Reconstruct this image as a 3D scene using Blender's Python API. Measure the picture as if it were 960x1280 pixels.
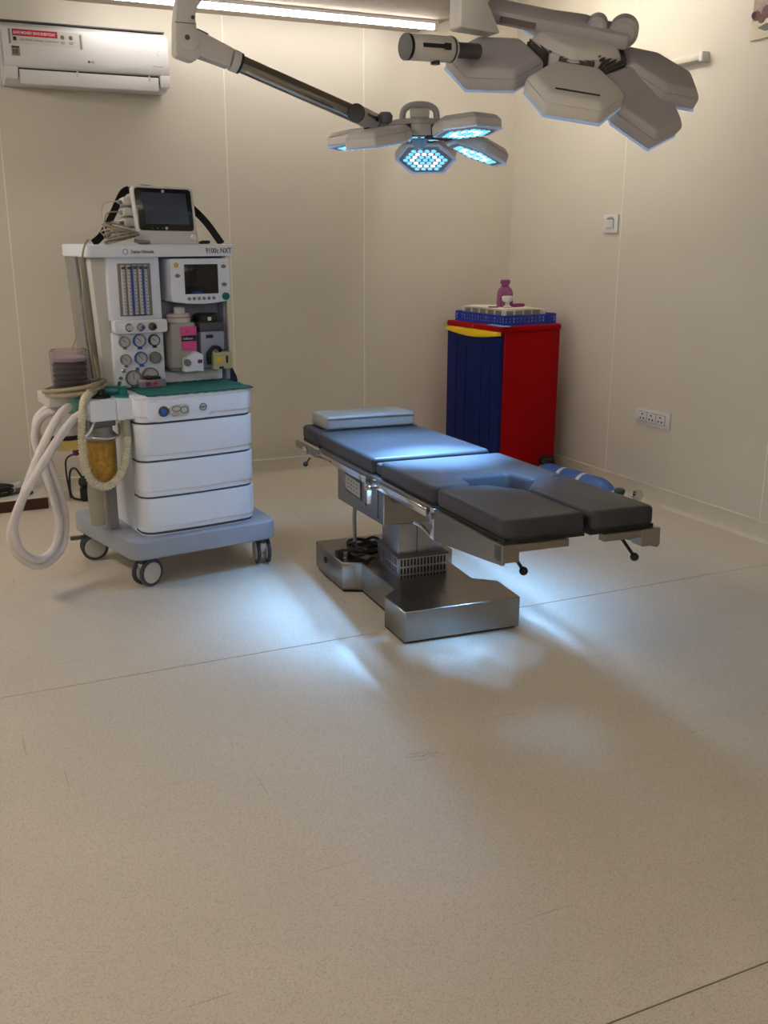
import bpy, bmesh, math, random
from mathutils import Matrix, Vector
random.seed(7)
for o in list(bpy.data.objects): bpy.data.objects.remove(o)
S = bpy.context.scene
COL = S.collection
R = math.radians

# ------------------------------------------------------------------ camera
def setup_camera():
    yaw, p, r = R(24.63), R(15.72), R(-0.149)
    f = Vector((math.sin(yaw)*math.cos(p), math.cos(yaw)*math.cos(p), -math.sin(p)))
    rt = Vector((math.cos(yaw), -math.sin(yaw), 0)); dn = f.cross(rt)
    x = rt*math.cos(r) + dn*math.sin(r); d = -rt*math.sin(r) + dn*math.cos(r)
    cam = bpy.data.cameras.new('camera'); cam.sensor_fit = 'HORIZONTAL'; cam.sensor_width = 36
    cam.lens = 1241.5/960*36; cam.clip_start = .05
    o = bpy.data.objects.new('camera', cam); COL.objects.link(o)
    o.matrix_world = Matrix(((x.x, -d.x, -f.x, 0), (x.y, -d.y, -f.y, 0), (x.z, -d.z, -f.z, 1.45), (0, 0, 0, 1)))
    S.camera = o
setup_camera()

# ------------------------------------------------------------------ world, exposure, light levels
W = bpy.data.worlds.new('world'); S.world = W; W.use_nodes = True
W.node_tree.nodes['Background'].inputs[0].default_value = (.9, .92, 1, 1)
W.node_tree.nodes['Background'].inputs[1].default_value = 0.02
S.view_settings.view_transform = 'Standard'; S.view_settings.look = 'None'
S.view_settings.exposure = 0.0; S.view_settings.gamma = 1; S.view_settings.use_curve_mapping = False
TUBE_BACK = 25.0      # emission of the lit tube along the back wall
TUBE_RECESS = 58.0    # emission of the tube in the ceiling recess
TUBE_FILL = 88.0      # emission of the added, unseen fill tubes beside and behind the camera
LED_SPOT = 88.0       # watts per petal of the lamp over the table
LED_SPOT2 = 60.0
WARM = (1.0, .957, .885)
COOL = (.22, .52, 1.0)

# ------------------------------------------------------------------ materials
def lin(c):
    return tuple(((v/255)/12.92 if v/255 <= .04045 else (((v/255)+.055)/1.055)**2.4) for v in c)
MATS = {}
def mat(name, rgb, rough=.5, metal=0, var=.06, scale=8, bump=0, bscale=200, trans=0, coat=0, emit=0, ecol=None, alpha=1, stretch=None, spec=.5, rvar=0):
    if name in MATS: return MATS[name]
    m = bpy.data.materials.new(name); m.use_nodes = True; nt = m.node_tree; n = nt.nodes; b = n['Principled BSDF']
    c = lin(rgb)
    tc = n.new('ShaderNodeTexCoord'); src = tc.outputs['Object']
    if stretch:
        mp = n.new('ShaderNodeMapping'); mp.inputs['Scale'].default_value = stretch; nt.links.new(src, mp.inputs[0]); src = mp.outputs[0]
    nz = n.new('ShaderNodeTexNoise'); nz.inputs['Scale'].default_value = scale; nz.inputs['Detail'].default_value = 4
    nt.links.new(src, nz.inputs['Vector'])
    rp = n.new('ShaderNodeValToRGB'); rp.color_ramp.elements[0].position = .3; rp.color_ramp.elements[1].position = .7
    rp.color_ramp.elements[0].color = (*[v*(1-var) for v in c], 1); rp.color_ramp.elements[1].color = (*[min(1, v*(1+var)) for v in c], 1)
    nt.links.new(nz.outputs['Fac'], rp.inputs[0]); nt.links.new(rp.outputs[0], b.inputs['Base Color'])
    b.inputs['Roughness'].default_value = rough; b.inputs['Metallic'].default_value = metal
    b.inputs['Specular IOR Level'].default_value = spec
    if rvar:
        mr = n.new('ShaderNodeMapRange'); mr.inputs[3].default_value = rough-rvar; mr.inputs[4].default_value = rough+rvar
        nt.links.new(nz.outputs['Fac'], mr.inputs[0]); nt.links.new(mr.outputs[0], b.inputs['Roughness'])
    if trans: b.inputs['Transmission Weight'].default_value = trans
    if coat: b.inputs['Coat Weight'].default_value = coat
    if alpha < 1: b.inputs['Alpha'].default_value = alpha
    if emit:
        b.inputs['Emission Color'].default_value = (*(ecol or c), 1); b.inputs['Emission Strength'].default_value = emit
    if bump:
        n2 = n.new('ShaderNodeTexNoise'); n2.inputs['Scale'].default_value = bscale; n2.inputs['Detail'].default_value = 3
        nt.links.new(src, n2.inputs['Vector'])
        bp = n.new('ShaderNodeBump'); bp.inputs['Strength'].default_value = bump; bp.inputs['Distance'].default_value = .002
        nt.links.new(n2.outputs['Fac'], bp.inputs['Height']); nt.links.new(bp.outputs[0], b.inputs['Normal'])
    MATS[name] = m; return m

def floor_material():
    m = mat('vinyl_floor', (208, 198, 184), .42, var=.05, scale=1.3, spec=.4, bump=.05, bscale=300)
    nt = m.node_tree; n = nt.nodes; b = n['Principled BSDF']; L = nt.links
    base = b.inputs['Base Color'].links[0].from_socket
    tc = n.new('ShaderNodeTexCoord')
    def mul(sock, colsock, fac):
        x = n.new('ShaderNodeMix'); x.data_type = 'RGBA'; x.blend_type = 'MULTIPLY'
        L.new(fac, x.inputs[0]); L.new(sock, x.inputs[6]); x.inputs[7].default_value = colsock; return x.outputs[2]
    def ramp(sock, a, bb):
        r = n.new('ShaderNodeMapRange'); r.inputs[1].default_value = a; r.inputs[2].default_value = bb; L.new(sock, r.inputs[0]); return r.outputs[0]
    # fine chips of the vinyl
    v = n.new('ShaderNodeTexVoronoi'); v.inputs['Scale'].default_value = 330; L.new(tc.outputs['Object'], v.inputs[0])
    sep = n.new('ShaderNodeSeparateColor'); L.new(v.outputs['Color'], sep.inputs[0])
    base = mul(base, (.80, .77, .72, 1), ramp(sep.outputs[0], .62, 1.0))
    nz = n.new('ShaderNodeTexNoise'); nz.inputs['Scale'].default_value = 260; nz.inputs['Detail'].default_value = 5; L.new(tc.outputs['Object'], nz.inputs[0])
    base = mul(base, (.86, .84, .8, 1), ramp(nz.outputs[0], .5, .75))
    # worn hairline scratches
    for sc, ang in (((1.1, 26, 1), .5), ((24, .9, 1), -.3)):
        mp = n.new('ShaderNodeMapping'); mp.inputs['Scale'].default_value = sc; mp.inputs['Rotation'].default_value = (0, 0, ang)
        L.new(tc.outputs['Object'], mp.inputs[0])
        s = n.new('ShaderNodeTexNoise'); s.inputs['Scale'].default_value = 2.2; s.inputs['Detail'].default_value = 1; L.new(mp.outputs[0], s.inputs[0])
        base = mul(base, (.80, .78, .74, 1), ramp(s.outputs[0], .755, .80))
    # black scuff left by a trolley wheel
    sub = n.new('ShaderNodeVectorMath'); sub.operation = 'SUBTRACT'; sub.inputs[1].default_value = (1.174, 2.285, 0); L.new(tc.outputs['Object'], sub.inputs[0])
    mp = n.new('ShaderNodeMapping'); mp.inputs['Rotation'].default_value = (0, 0, -.35); mp.inputs['Scale'].default_value = (14, 26, 0); L.new(sub.outputs[0], mp.inputs[0])
    ln = n.new('ShaderNodeVectorMath'); ln.operation = 'LENGTH'; L.new(mp.outputs[0], ln.inputs[0])
    mp2 = n.new('ShaderNodeMapping'); mp2.inputs['Scale'].default_value = (1, 7, 1); mp2.inputs['Rotation'].default_value = (0, 0, .3); L.new(sub.outputs[0], mp2.inputs[0])
    s2 = n.new('ShaderNodeTexNoise'); s2.inputs['Scale'].default_value = 28; L.new(mp2.outputs[0], s2.inputs[0])
    mm = n.new('ShaderNodeMath'); mm.operation = 'MULTIPLY'; L.new(ramp(ln.outputs[1], 1.0, .2), mm.inputs[0]); L.new(ramp(s2.outputs[0], .45, .7), mm.inputs[1])
    base = mul(base, (.45, .43, .4, 1), mm.outputs[0])
    L.new(base, b.inputs['Base Color'])
    # polish varies in wide patches
    rn = n.new('ShaderNodeTexNoise'); rn.inputs['Scale'].default_value = 3; L.new(tc.outputs['Object'], rn.inputs[0])
    rr = n.new('ShaderNodeMapRange'); rr.inputs[3].default_value = .36; rr.inputs[4].default_value = .52; L.new(rn.outputs[0], rr.inputs[0]); L.new(rr.outputs[0], b.inputs['Roughness'])
    return m

M_FLOOR = floor_material()
M_JOINT = mat('floor_joint', (112, 100, 84), .6)
M_WALL = mat('wall_panel', (210, 203, 191), .5, var=.025, scale=1.5, spec=.35, bump=.03, bscale=40)
M_SEAM = mat('panel_seam', (234, 229, 216), .5)
M_CEIL = mat('ceiling_plaster', (176, 164, 150), .9, var=.08, scale=12, bump=.5, bscale=30, stretch=(1, 3, 1))
M_CREAM = mat('ceiling_cream', (214, 205, 180), .7)
M_COVE = mat('cove_skirting', (204, 196, 180), .45, var=.03)
M_WHITE = mat('white_plastic', (214, 212, 214), .35, var=.02)
M_OFFW = mat('offwhite_plastic', (200, 196, 190), .45, var=.03)
M_MACH = mat('machine_white', (234, 238, 248), .4, var=.02)
M_GREY = mat('machine_grey', (150, 156, 168), .45, var=.03)
M_DGREY = mat('dark_grey', (70, 70, 74), .5)
M_TOWER = mat('tower_grey', (128, 124, 117), .5, var=.03)
M_MIDG = mat('mid_grey', (122, 122, 124), .5)
M_BLACK = mat('black_plastic', (18, 18, 20), .45)
M_RUBBER = mat('black_rubber', (26, 26, 28), .65)
M_STEEL = mat('brushed_steel', (152, 149, 145), .30, 1, var=.10, scale=5, stretch=(60, 2, 60), rvar=.06)
M_STEELV = mat('brushed_steel_column', (168, 172, 182), .36, 1, var=.06, scale=5, stretch=(40, 40, 2))
M_CHROME = mat('chrome', (215, 215, 218), .12, 1, var=.02)
M_ARM = mat('arm_steel', (160, 150, 134), .16, 1, var=.03)
M_PAD = mat('black_vinyl', (58, 58, 62), .42, var=.12, scale=5, bump=.25, bscale=26, spec=.16)
M_PILLOW = mat('grey_vinyl', (150, 150, 148), .36, var=.08, scale=5, bump=.2, bscale=60)
M_TEAL = mat('teal_cloth', (14, 96, 92), .85, var=.15, scale=30, bump=.5, bscale=300)
M_TEALP = mat('teal_plastic', (12, 104, 104), .4)
M_LAMPG = mat('lamp_grey', (176, 172, 176), .5, var=.03)
M_LAMPW = mat('lamp_white', (208, 204, 200), .4, var=.03)
M_GASKET = mat('bellows_rubber', (72, 68, 66), .7)
M_RED = mat('red_plastic', (150, 0, 10), .42, var=.05, spec=.08)
M_NAVY = mat('navy_plastic', (8, 24, 84), .5, var=.06, spec=.15)
M_YEL = mat('yellow_plastic', (236, 196, 10), .35, var=.03)
M_BLUEB = mat('blue_plastic', (20, 50, 170), .4, var=.06)
M_CREAMC = mat('cream_card', (206, 196, 176), .7, var=.06)
M_SCREEN = mat('dark_screen', (12, 13, 16), .12, var=.02, coat=.3)
M_LCD = mat('lcd_reflection_tint', (58, 62, 78), .18, var=.1, scale=2)  # switched-off screen; its bluish reflection is put into the base colour
M_BLUE = mat('blue_accent', (26, 84, 170), .4)
M_PINK = mat('pink_label', (214, 84, 150), .5)
M_PURPLE = mat('purple_plastic', (120, 40, 100), .5)
M_AMBER = mat('amber_plastic', (246, 220, 140), .12, trans=.9, var=.12, scale=14)
M_AMBERG = mat('soda_lime', (226, 192, 84), .8, var=.35, scale=60, bump=.6, bscale=120)
M_HOSE = mat('clear_white_hose', (232, 224, 220), .35, trans=.1, var=.04, scale=30)
M_CORR = mat('cream_hose', (206, 196, 168), .5, var=.04)
M_CLEAR = mat('clear_plastic', (236, 228, 232), .06, trans=.95, var=.01)
M_CLEAR.node_tree.nodes['Principled BSDF'].inputs['IOR'].default_value = 1.12
M_CABLE = mat('beige_cable', (160, 148, 124), .55, var=.06)
M_MILKY = mat('milky_plastic', (190, 182, 160), .35, trans=.5, var=.06)
M_CYL = mat('cylinder_blue', (58, 98, 170), .4, var=.1, scale=14)
M_PRINT = mat('print_black', (34, 34, 38), .6)
M_PRINTG = mat('print_grey', (104, 102, 104), .6)
M_LABELR = mat('label_red', (178, 20, 50), .45)
M_TUBE_LIT = mat('tube_lit', (255, 244, 224), .4, emit=TUBE_BACK, ecol=WARM)
M_TUBE_LIT2 = mat('tube_lit_recess', (255, 244, 224), .4, emit=TUBE_RECESS, ecol=WARM)
M_TUBE_FILL = mat('tube_fill_unseen', (255, 244, 224), .4, emit=TUBE_FILL, ecol=WARM)
M_LEDC = mat('led_cyan', (110, 220, 255), .3, emit=1.0, ecol=(.22, .74, 1.0))
M_LEDW = mat('led_white', (240, 240, 255), .3, emit=1.3, ecol=(.95, .88, 1.0))
M_LEDPLATE = mat('led_plate', (150, 156, 168), .25, var=.03)
M_RIM = mat('lamp_rim_glow', (170, 205, 250), .25, trans=.6, emit=.12, ecol=(.7, .82, 1.0))
M_BROWN = mat('dark_brown_box', (62, 22, 14), .5, var=.2, scale=12)
M_GREEN = mat('green_valve', (10, 62, 56), .4)
M_POUCH = mat('mauve_mesh_pouch', (150, 78, 128), .7, var=.25, scale=60, alpha=.85)
M_STRAP = mat('black_webbing', (16, 16, 22), .8, bump=.4, bscale=300)
M_SILVER = mat('silver_print', (180, 182, 190), .4)

# ------------------------------------------------------------------ mesh helpers
class B:
    def __init__(s): s.bm = bmesh.new()
    def _add(s, t, bev=0, seg=2, M=None, ang=30):
        if bev:
            bmesh.ops.recalc_face_normals(t, faces=t.faces)
            es = [e for e in t.edges if len(e.link_faces) == 2 and e.calc_face_angle(0) > R(ang)]
            bmesh.ops.bevel(t, geom=es, offset=bev, segments=seg, profile=.5, affect='EDGES', clamp_overlap=True)
        if M is not None: t.transform(M)
        me = bpy.data.meshes.new('t'); t.to_mesh(me); t.free(); s.bm.from_mesh(me); bpy.data.meshes.remove(me); return s
    def box(s, x0, x1, y0, y1, z0, z1, bev=0, seg=2, M=None):
        t = bmesh.new(); bmesh.ops.create_cube(t, size=1)
        for v in t.verts:
            v.co = Vector(((x0+x1)/2+v.co.x*(x1-x0), (y0+y1)/2+v.co.y*(y1-y0), (z0+z1)/2+v.co.z*(z1-z0)))
        return s._add(t, bev, seg, M)
    def prism(s, poly, z0, z1, bev=0, seg=2, M=None, inset=0):
        """polygon in xy extruded from z0 to z1; inset shrinks the top outline"""
        t = bmesh.new(); cx = sum(p[0] for p in poly)/len(poly); cy = sum(p[1] for p in poly)/len(poly)
        a = [t.verts.new((x, y, z0)) for x, y in poly]
        k = 1-inset
        b = [t.verts.new((cx+(x-cx)*k, cy+(y-cy)*k, z1)) for x, y in poly]
        n = len(poly); t.faces.new(a[::-1]); t.faces.new(b)
        for i in range(n): t.faces.new((a[i], a[(i+1) % n], b[(i+1) % n], b[i]))
        bmesh.ops.recalc_face_normals(t, faces=t.faces)
        return s._add(t, bev, seg, M)
    def cyl(s, p0, p1, r0, r1=None, n=24, bev=0, M=None):
        p0 = Vector(p0); p1 = Vector(p1); d = p1-p0
        t = bmesh.new(); bmesh.ops.create_cone(t, cap_ends=True, segments=n, radius1=r0, radius2=r0 if r1 is None else r1, depth=d.length)
        t.transform(Matrix.Translation((p0+p1)/2) @ d.to_track_quat('Z', 'Y').to_matrix().to_4x4())
        return s._add(t, bev, 2, M, 50)
    def ball(s, c, r, sc=(1, 1, 1), n=20, M=None):
        t = bmesh.new(); bmesh.ops.create_uvsphere(t, u_segments=n, v_segments=n//2+2, radius=r)
        t.transform(Matrix.Translation(c) @ Matrix.Diagonal((*sc, 1))); return s._add(t, M=M)
    def lathe(s, prof, c=(0, 0, 0), n=32, M=None):
        """prof: (radius, height) list about the z axis"""
        t = bmesh.new(); rings = []
        for r, z in prof:
            rings.append([t.verts.new((r*math.cos(2*math.pi*i/n), r*math.sin(2*math.pi*i/n), z)) for i in range(n)])
        for a, b in zip(rings, rings[1:]):
            for i in range(n): t.faces.new((a[i], a[(i+1) % n], b[(i+1) % n], b[i]))
        t.faces.new(rings[0][::-1]); t.faces.new(rings[-1])
        t.transform(Matrix.Translation(c)); bmesh.ops.recalc_face_normals(t, faces=t.faces)
        return s._add(t, M=M)
    def tube(s, pts, r, n=10, sub=6, rib=0, pitch=.008, closed=False, flat=None, M=None):
        """smooth tube through points; rib makes corrugations; flat=(w,h) makes a band"""
        P = [Vector(p) for p in pts]; path = []
        if sub > 1:
            N = len(P)
            for i in range(N if closed else N-1):
                if closed: p0, p1, p2, p3 = P[(i-1) % N], P[i], P[(i+1) % N], P[(i+2) % N]
                else: p0, p1, p2, p3 = P[max(i-1, 0)], P[i], P[i+1], P[min(i+2, N-1)]
                for k in range(sub):
                    t = k/sub
                    path.append(.5*((2*p1)+(p2-p0)*t+(2*p0-5*p1+4*p2-p3)*t*t+(3*p1-p0-3*p2+p3)*t**3))
            if not closed: path.append(P[-1])
        else: path = P
        rr = [r]*len(path)
        if rib:
            cum = [0]
            for a, b in zip(path, path[1:]): cum.append(cum[-1]+(b-a).length)
            tot = cum[-1]; m = int(tot/pitch)*4; np_ = []; rr = []; j = 0
            for i in range(m+1):
                d = tot*i/m
                while j < len(cum)-2 and cum[j+1] < d: j += 1
                f = (d-cum[j])/max(1e-9, cum[j+1]-cum[j]); np_.append(path[j].lerp(path[j+1], min(1, f)))
                rr.append(r+rib*(1, .1, -.7, .1)[i % 4])
            path = np_
        t = bmesh.new(); rings = []; up = None; L = len(path)
        for i, p in enumerate(path):
            if closed: d = (path[(i+1) % L]-path[i-1]).normalized()
            else: d = (path[min(i+1, L-1)]-path[max(i-1, 0)]).normalized()
            if up is None:
                up = Vector((0, 0, 1)) if abs(d.z) < .9 else Vector((0, 1, 0))
            x = d.cross(up).normalized(); up = x.cross(d).normalized()
            if flat:
                w, h = flat; prof = [(-w, -h), (w, -h), (w, h), (-w, h)]
                rings.append([t.verts.new(p+x*a+up*b) for a, b in prof])
            else:
                rings.append([t.verts.new(p+(x*math.cos(2*math.pi*k/n)+up*math.sin(2*math.pi*k/n))*rr[i]) for k in range(n)])
        n = len(rings[0])
        for i in range(L if closed else L-1):
            a, b = rings[i], rings[(i+1) % L]
            for k in range(n): t.faces.new((a[k], a[(k+1) % n], b[(k+1) % n], b[k]))
        if not closed: t.faces.new(rings[0][::-1]); t.faces.new(rings[-1])
        bmesh.ops.recalc_face_normals(t, faces=t.faces)
        return s._add(t, M=M)
    def warp(s, fn):
        for v in s.bm.verts: v.co = Vector(fn(v.co))
        return s
    def obj(s, name, m, parent=None, world=False, sharp=35, **props):
        if world and parent is not None: s.bm.transform(PM[parent].inverted())
        me = bpy.data.meshes.new(name); s.bm.to_mesh(me); s.bm.free(); me.materials.append(m)
        for p in me.polygons: p.use_smooth = True
        me.set_sharp_from_angle(angle=R(sharp))
        o = bpy.data.objects.new(name, me); COL.objects.link(o)
        if parent is not None: o.parent = parent
        for k, v in props.items(): o[k] = v
        return o
PM = {}
def empty(name, label=None, category=None, loc=(0, 0, 0), rot=(0, 0, 0), group=None, kind=None, parent=None):
    o = bpy.data.objects.new(name, None); COL.objects.link(o); o.location = loc; o.rotation_euler = rot; o.empty_display_size = .05
    mw = Matrix.LocRotScale(Vector(loc), __import__('mathutils').Euler(rot), None)
    if parent is not None: o.parent = parent; mw = PM[parent] @ mw
    PM[o] = mw
    if label: o['label'] = label
    if category: o['category'] = category
    if group: o['group'] = group
    if kind: o['kind'] = kind
    return o
def text(body, size, M, m, parent, name='lettering', bold=0, depth=.0004, align='LEFT', sx=1):
    c = bpy.data.curves.new('t', 'FONT'); c.body = body; c.size = size; c.extrude = depth; c.align_x = align; c.offset = bold; c.resolution_u = 2
    o = bpy.data.objects.new('t', c); COL.objects.link(o)
    bpy.context.view_layer.update()
    me = bpy.data.meshes.new_from_object(o.evaluated_get(bpy.context.evaluated_depsgraph_get()))
    bpy.data.objects.remove(o); bpy.data.curves.remove(c)
    me.transform(M @ Matrix.Rotation(R(90), 4, 'X') @ Matrix.Diagonal((sx, 1, 1, 1))); me.name = name
    me.materials.clear(); me.materials.append(m)
    q = bpy.data.objects.new(name, me); COL.objects.link(q); q.parent = parent
    return q
T = Matrix.Translation
def RX(a): return Matrix.Rotation(R(a), 4, 'X')
def RY(a): return Matrix.Rotation(R(a), 4, 'Y')
def RZ(a): return Matrix.Rotation(R(a), 4, 'Z')
def roundpoly(pts, r, n=5):
    """round the corners of a convex or concave polygon"""
    out = []; N = len(pts)
    for i in range(N):
        p = Vector(pts[i]); a = (Vector(pts[i-1])-p); b = (Vector(pts[(i+1) % N])-p)
        rr = min(r if not isinstance(r, (list, tuple)) else r[i], a.length*.49, b.length*.49)
        if rr < 1e-5: out.append(tuple(p)); continue
        A = p+a.normalized()*rr; Bq = p+b.normalized()*rr
        for k in range(n+1):
            t = k/n; q = A*(1-t)**2+p*2*t*(1-t)+Bq*t*t; out.append((q.x, q.y))
    return out

# ================================================================== the room
YB = 5.76; XL = -1.5; YR = -2.2; ZC = 2.586; ZH = 2.83; XE = 2.84
RWA = -87.94; RWC = (3.54, 5.76)            # right wall: corner and heading
fl = empty('floor', kind='structure')
B().box(XL-.1, 3.95, YR-.1, YB+.1, -.05, -.003).obj('floor_bed', M_JOINT, fl)
ys = [YR-.1, -.70, 1.237, 3.172, YB+.1]
for a, b in zip(ys, ys[1:]):
    B().box(XL-.1, 3.95, a+.0022, b-.0022, -.003, 0).obj('vinyl_sheet', M_FLOOR, fl)
wb = empty('wall_back', kind='structure')
B().box(XL-.1, 3.9, YB+.006, YB+.12, 0, ZH+.1).obj('wall_core', M_SEAM, wb)
xs = [XL-.1, -.73, .467, 1.662, 2.503, 3.7]
for a, b in zip(xs, xs[1:]):
    B().box(a+.003, b-.003, YB, YB+.008, 0.0, ZH).obj('panel', M_WALL, wb)
for x in xs[1:-1]: B().box(x-.003, x+.003, YB-.0010, YB+.007, .1, ZH).obj('joint_strip', M_SEAM, wb)
wr = empty('wall_right', kind='structure', loc=(*RWC, 0), rot=(0, 0, R(RWA)))
B().box(-.05, 8.1, .006, .12, 0, ZH+.1).obj('wall_core', M_SEAM, wr)
ss = [-.05, 1.097, 2.279, 3.46, 4.64, 5.82, 7.0, 8.1]
for a, b in zip(ss, ss[1:]):
    B().box(a+.003, b-.003, 0, .008, 0, ZH).obj('panel', M_WALL, wr)
for x in ss[1:-1]: B().box(x-.003, x+.003, -.0010, .007, .1, ZH).obj('joint_strip', M_SEAM, wr)
wl = empty('wall_left', kind='structure')
B().box(XL-.1, XL, YR-.1, YB+.1, 0, ZH+.1).obj('wall_core', M_WALL, wl)
we = empty('wall_rear', kind='structure')
B().box(XL-.1, 3.95, YR-.1, YR, 0, ZH+.1).obj('wall_core', M_WALL, we)
ce = empty('ceiling', kind='structure')
B().box(XL-.1, XE, YR-.1, YB+.1, ZC, ZC+.05).obj('plaster_slab', M_CEIL, ce)
B().box(XE-.03, XE, YR-.1, YB+.1, ZC+.05, ZH).obj('recess_side', M_CREAM, ce)
B().box(XE-.03, 3.95, YR-.1, YB+.1, ZH, ZH+.05).obj('recess_slab', M_CREAM, ce)
def skirting(name, loc, rot, x0, x1):
    e = empty(name, kind='structure', loc=loc, rot=rot)
    prof = [(0, 0), (-.03, 0), (-.024, .003), (-.014, .010), (-.008, .022), (-.006, .095), (0, .1)]
    t = B(); t.prism(prof, x0, x1, M=Matrix(((0, 0, 1, 0), (1, 0, 0, 0), (0, 1, 0, 0), (0, 0, 0, 1))))
    t.obj('cove_strip', M_COVE, e)
skirting('baseboard_back', (0, YB, 0), (0, 0, 0), XL, 3.54)
skirting('baseboard_right', (*RWC, 0), (0, 0, R(RWA)), 0.0, 7.9)

# ------------------------------------------------------------------ tube lights
def tube_light(label, loc, rot, length, litmat, group=None, size=.026):
    e = empty('tube_light', label, 'light', loc, rot, group)
    B().box(-length/2, length/2, -.02, .0, -.016, .022, .004).obj('housing', M_WHITE, e)
    t = B(); pr = [(-.016, -.018), (.0, -.022), (.014, -.022), (.022, -.036), (.016, -.05), (-.006, -.052), (-.018, -.04)]
    t.box(-length/2+.015, length/2-.015, -size-.02, -.018, -.014, .014, .006)
    t.obj('diffuser', litmat, e)
    for s in (-1, 1):
        B().box(s*length/2-.012, s*length/2+.012, -.05, 0, -.02, .024, .004).obj('end_cap', M_WHITE, e)
    return e
tube_light('lit white LED tube along the top of the back wall', (1.82, 5.40, ZC), (R(90), 0, 0), 1.92, M_TUBE_LIT)
tube_light('lit LED tube in the ceiling recess above the red cabinet', (XE, 4.62, ZH-.10), (0, 0, R(90)), 1.2, M_TUBE_LIT2)
tube_light('unlit white LED batten fixed high on the right wall', (RWC[0]+.036*1.06, RWC[1]-1.06, 2.27), (0, 0, R(RWA)), 1.2, mat('tube_off', (205, 198, 182), .4))
for x, y, r, lab in ((XL, 1.2, 90, 'added fill tube high on the left wall beside the viewer'), (XL, 4.3, 90, 'added fill tube high on the left wall near the back corner'), (1.2, YR, 180, 'added fill tube high on the rear wall behind the viewer')):
    tube_light(lab, (x, y, 2.5), (0, 0, R(r)), 1.5, M_TUBE_FILL, 'added fill tubes outside the view', size=.05)  # guessed tubes, added out of view to fill the room with light

# ------------------------------------------------------------------ air conditioner
ac = empty('air_conditioner', 'white split air conditioner with red slogan sticker on the back wall', 'air conditioner', (.905, YB, 2.16))
w = .405
side = roundpoly([(0, 0), (0, .285), (-.12, .285), (-.195, .25), (-.215, .10), (-.19, .03), (-.12, .0)], [0, .01, .03, .05, .05, .03, .02])
MS = Matrix(((0, 0, 1, 0), (1, 0, 0, 0), (0, 1, 0, 0), (0, 0, 0, 1)))     # (y,z,x) prism
B().prism(side, -w, w, .004, M=MS).obj('body', M_WHITE, ac)
fp = [(-.197, .085), (-.218, .10), (-.199, .25), (-.12, .288), (-.11, .282)]
B().prism([(-.16, .07), (-.212, .07), (-.2185, .105), (-.200, .248), (-.165, .268)], -w+.0, w-.0, .003, M=MS).obj('front_panel', M_WHITE, ac)
B().box(-w+.065, w-.055, -.205, -.13, .028, .066).obj('outlet_slot', M_BLACK, ac)
B().prism([(-.19, .062), (-.207, .058), (-.206, -.006), (-.20, -.008)], -w+.068, w-.058, .001, M=MS).obj('louver', M_WHITE, ac)
for x in (-.06, .3): B().box(x-.004, x+.004, -.211, -.204, .04, .066).obj('louver_clip', M_OFFW, ac)
B().box(-w+.0, -w+.06, -.2155, -.18, .012, .07, .004).obj('corner_cover', M_WHITE, ac)
B().box(w-.05, w, -.2155, -.18, .012, .07, .004).obj('corner_cover', M_WHITE, ac)
B().box(-w, w, -.14, -.02, .284, .291, .002).obj('intake_grille', M_DGREY, ac)
tilt = math.degrees(math.atan2(.0185, .143))
MF = T((0, -.2195, .105)) @ RX(-tilt)           # front panel plane: x right, z up along the panel
def acbox(x0, x1, z0, z1, m, n, th=.0008):
    return B().box(x0, x1, -th, .002, z0, z1, M=MF).obj(n, m, ac)
acbox(-w+.035, -.02, .068, .138, M_OFFW, 'sticker', .0004)
acbox(-w+.032, -w+.04, .066, .136, M_MIDG, 'sticker_edge')
acbox(-.038, -.028, .062, .130, M_MIDG, 'sticker_edge')
acbox(-w+.05, -w+.262, .105, .136, M_LABELR, 'red_banner')
text('SAVE MONEY SAVE EVERYDAY', .0185, MF @ T((-w+.056, -.0012, .114)), M_WHITE, ac, bold=.0004, sx=.78)
acbox(-w+.052, -w+.068, .082, .100, M_PRINT, 'printed_icon')
text('with DUAL Inverter Compressor', .0165, MF @ T((-w+.082, -.0012, .084)), M_PRINTG, ac, sx=.82)
for x in (-w+.285, -w+.325):
    t = B(); t.lathe([(.010, -.0005), (.010, .0005), (.0085, .0005), (.0085, -.0005)], M=MF @ T((x, -.001, .112)) @ RX(90)); t.obj('printed_ring', M_PRINTG, ac)
    acbox(x-.012, x+.012, .088, .091, M_PRINTG, 'printed_line'); acbox(x-.009, x+.009, .081, .084, M_PRINTG, 'printed_line')
acbox(-w+.04, -w+.078, .012, .058, M_TOWER, 'warranty_label', .0006)
text('10', .03, MF @ T((-w+.042, -.0012, .021)), M_PRINT, ac, bold=.0008, sx=.9)
acbox(-w+.042, -w+.076, .049, .055, M_PRINT, 'printed_line')
acbox(-.006, .004, .001, .011, M_DGREY, 'logo_mark')
text('LG', .014, MF @ T((.007, -.0012, .001)), M_DGREY, ac, bold=.0004)
text('DUAL inverter', .009, MF @ T((w-.085, -.0012, .004)), M_PRINTG, ac)
text('C', .03, MF @ T((w-.064, -.0012, .06)), mat('display_glow', (200, 215, 255), .4), ac)

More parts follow.
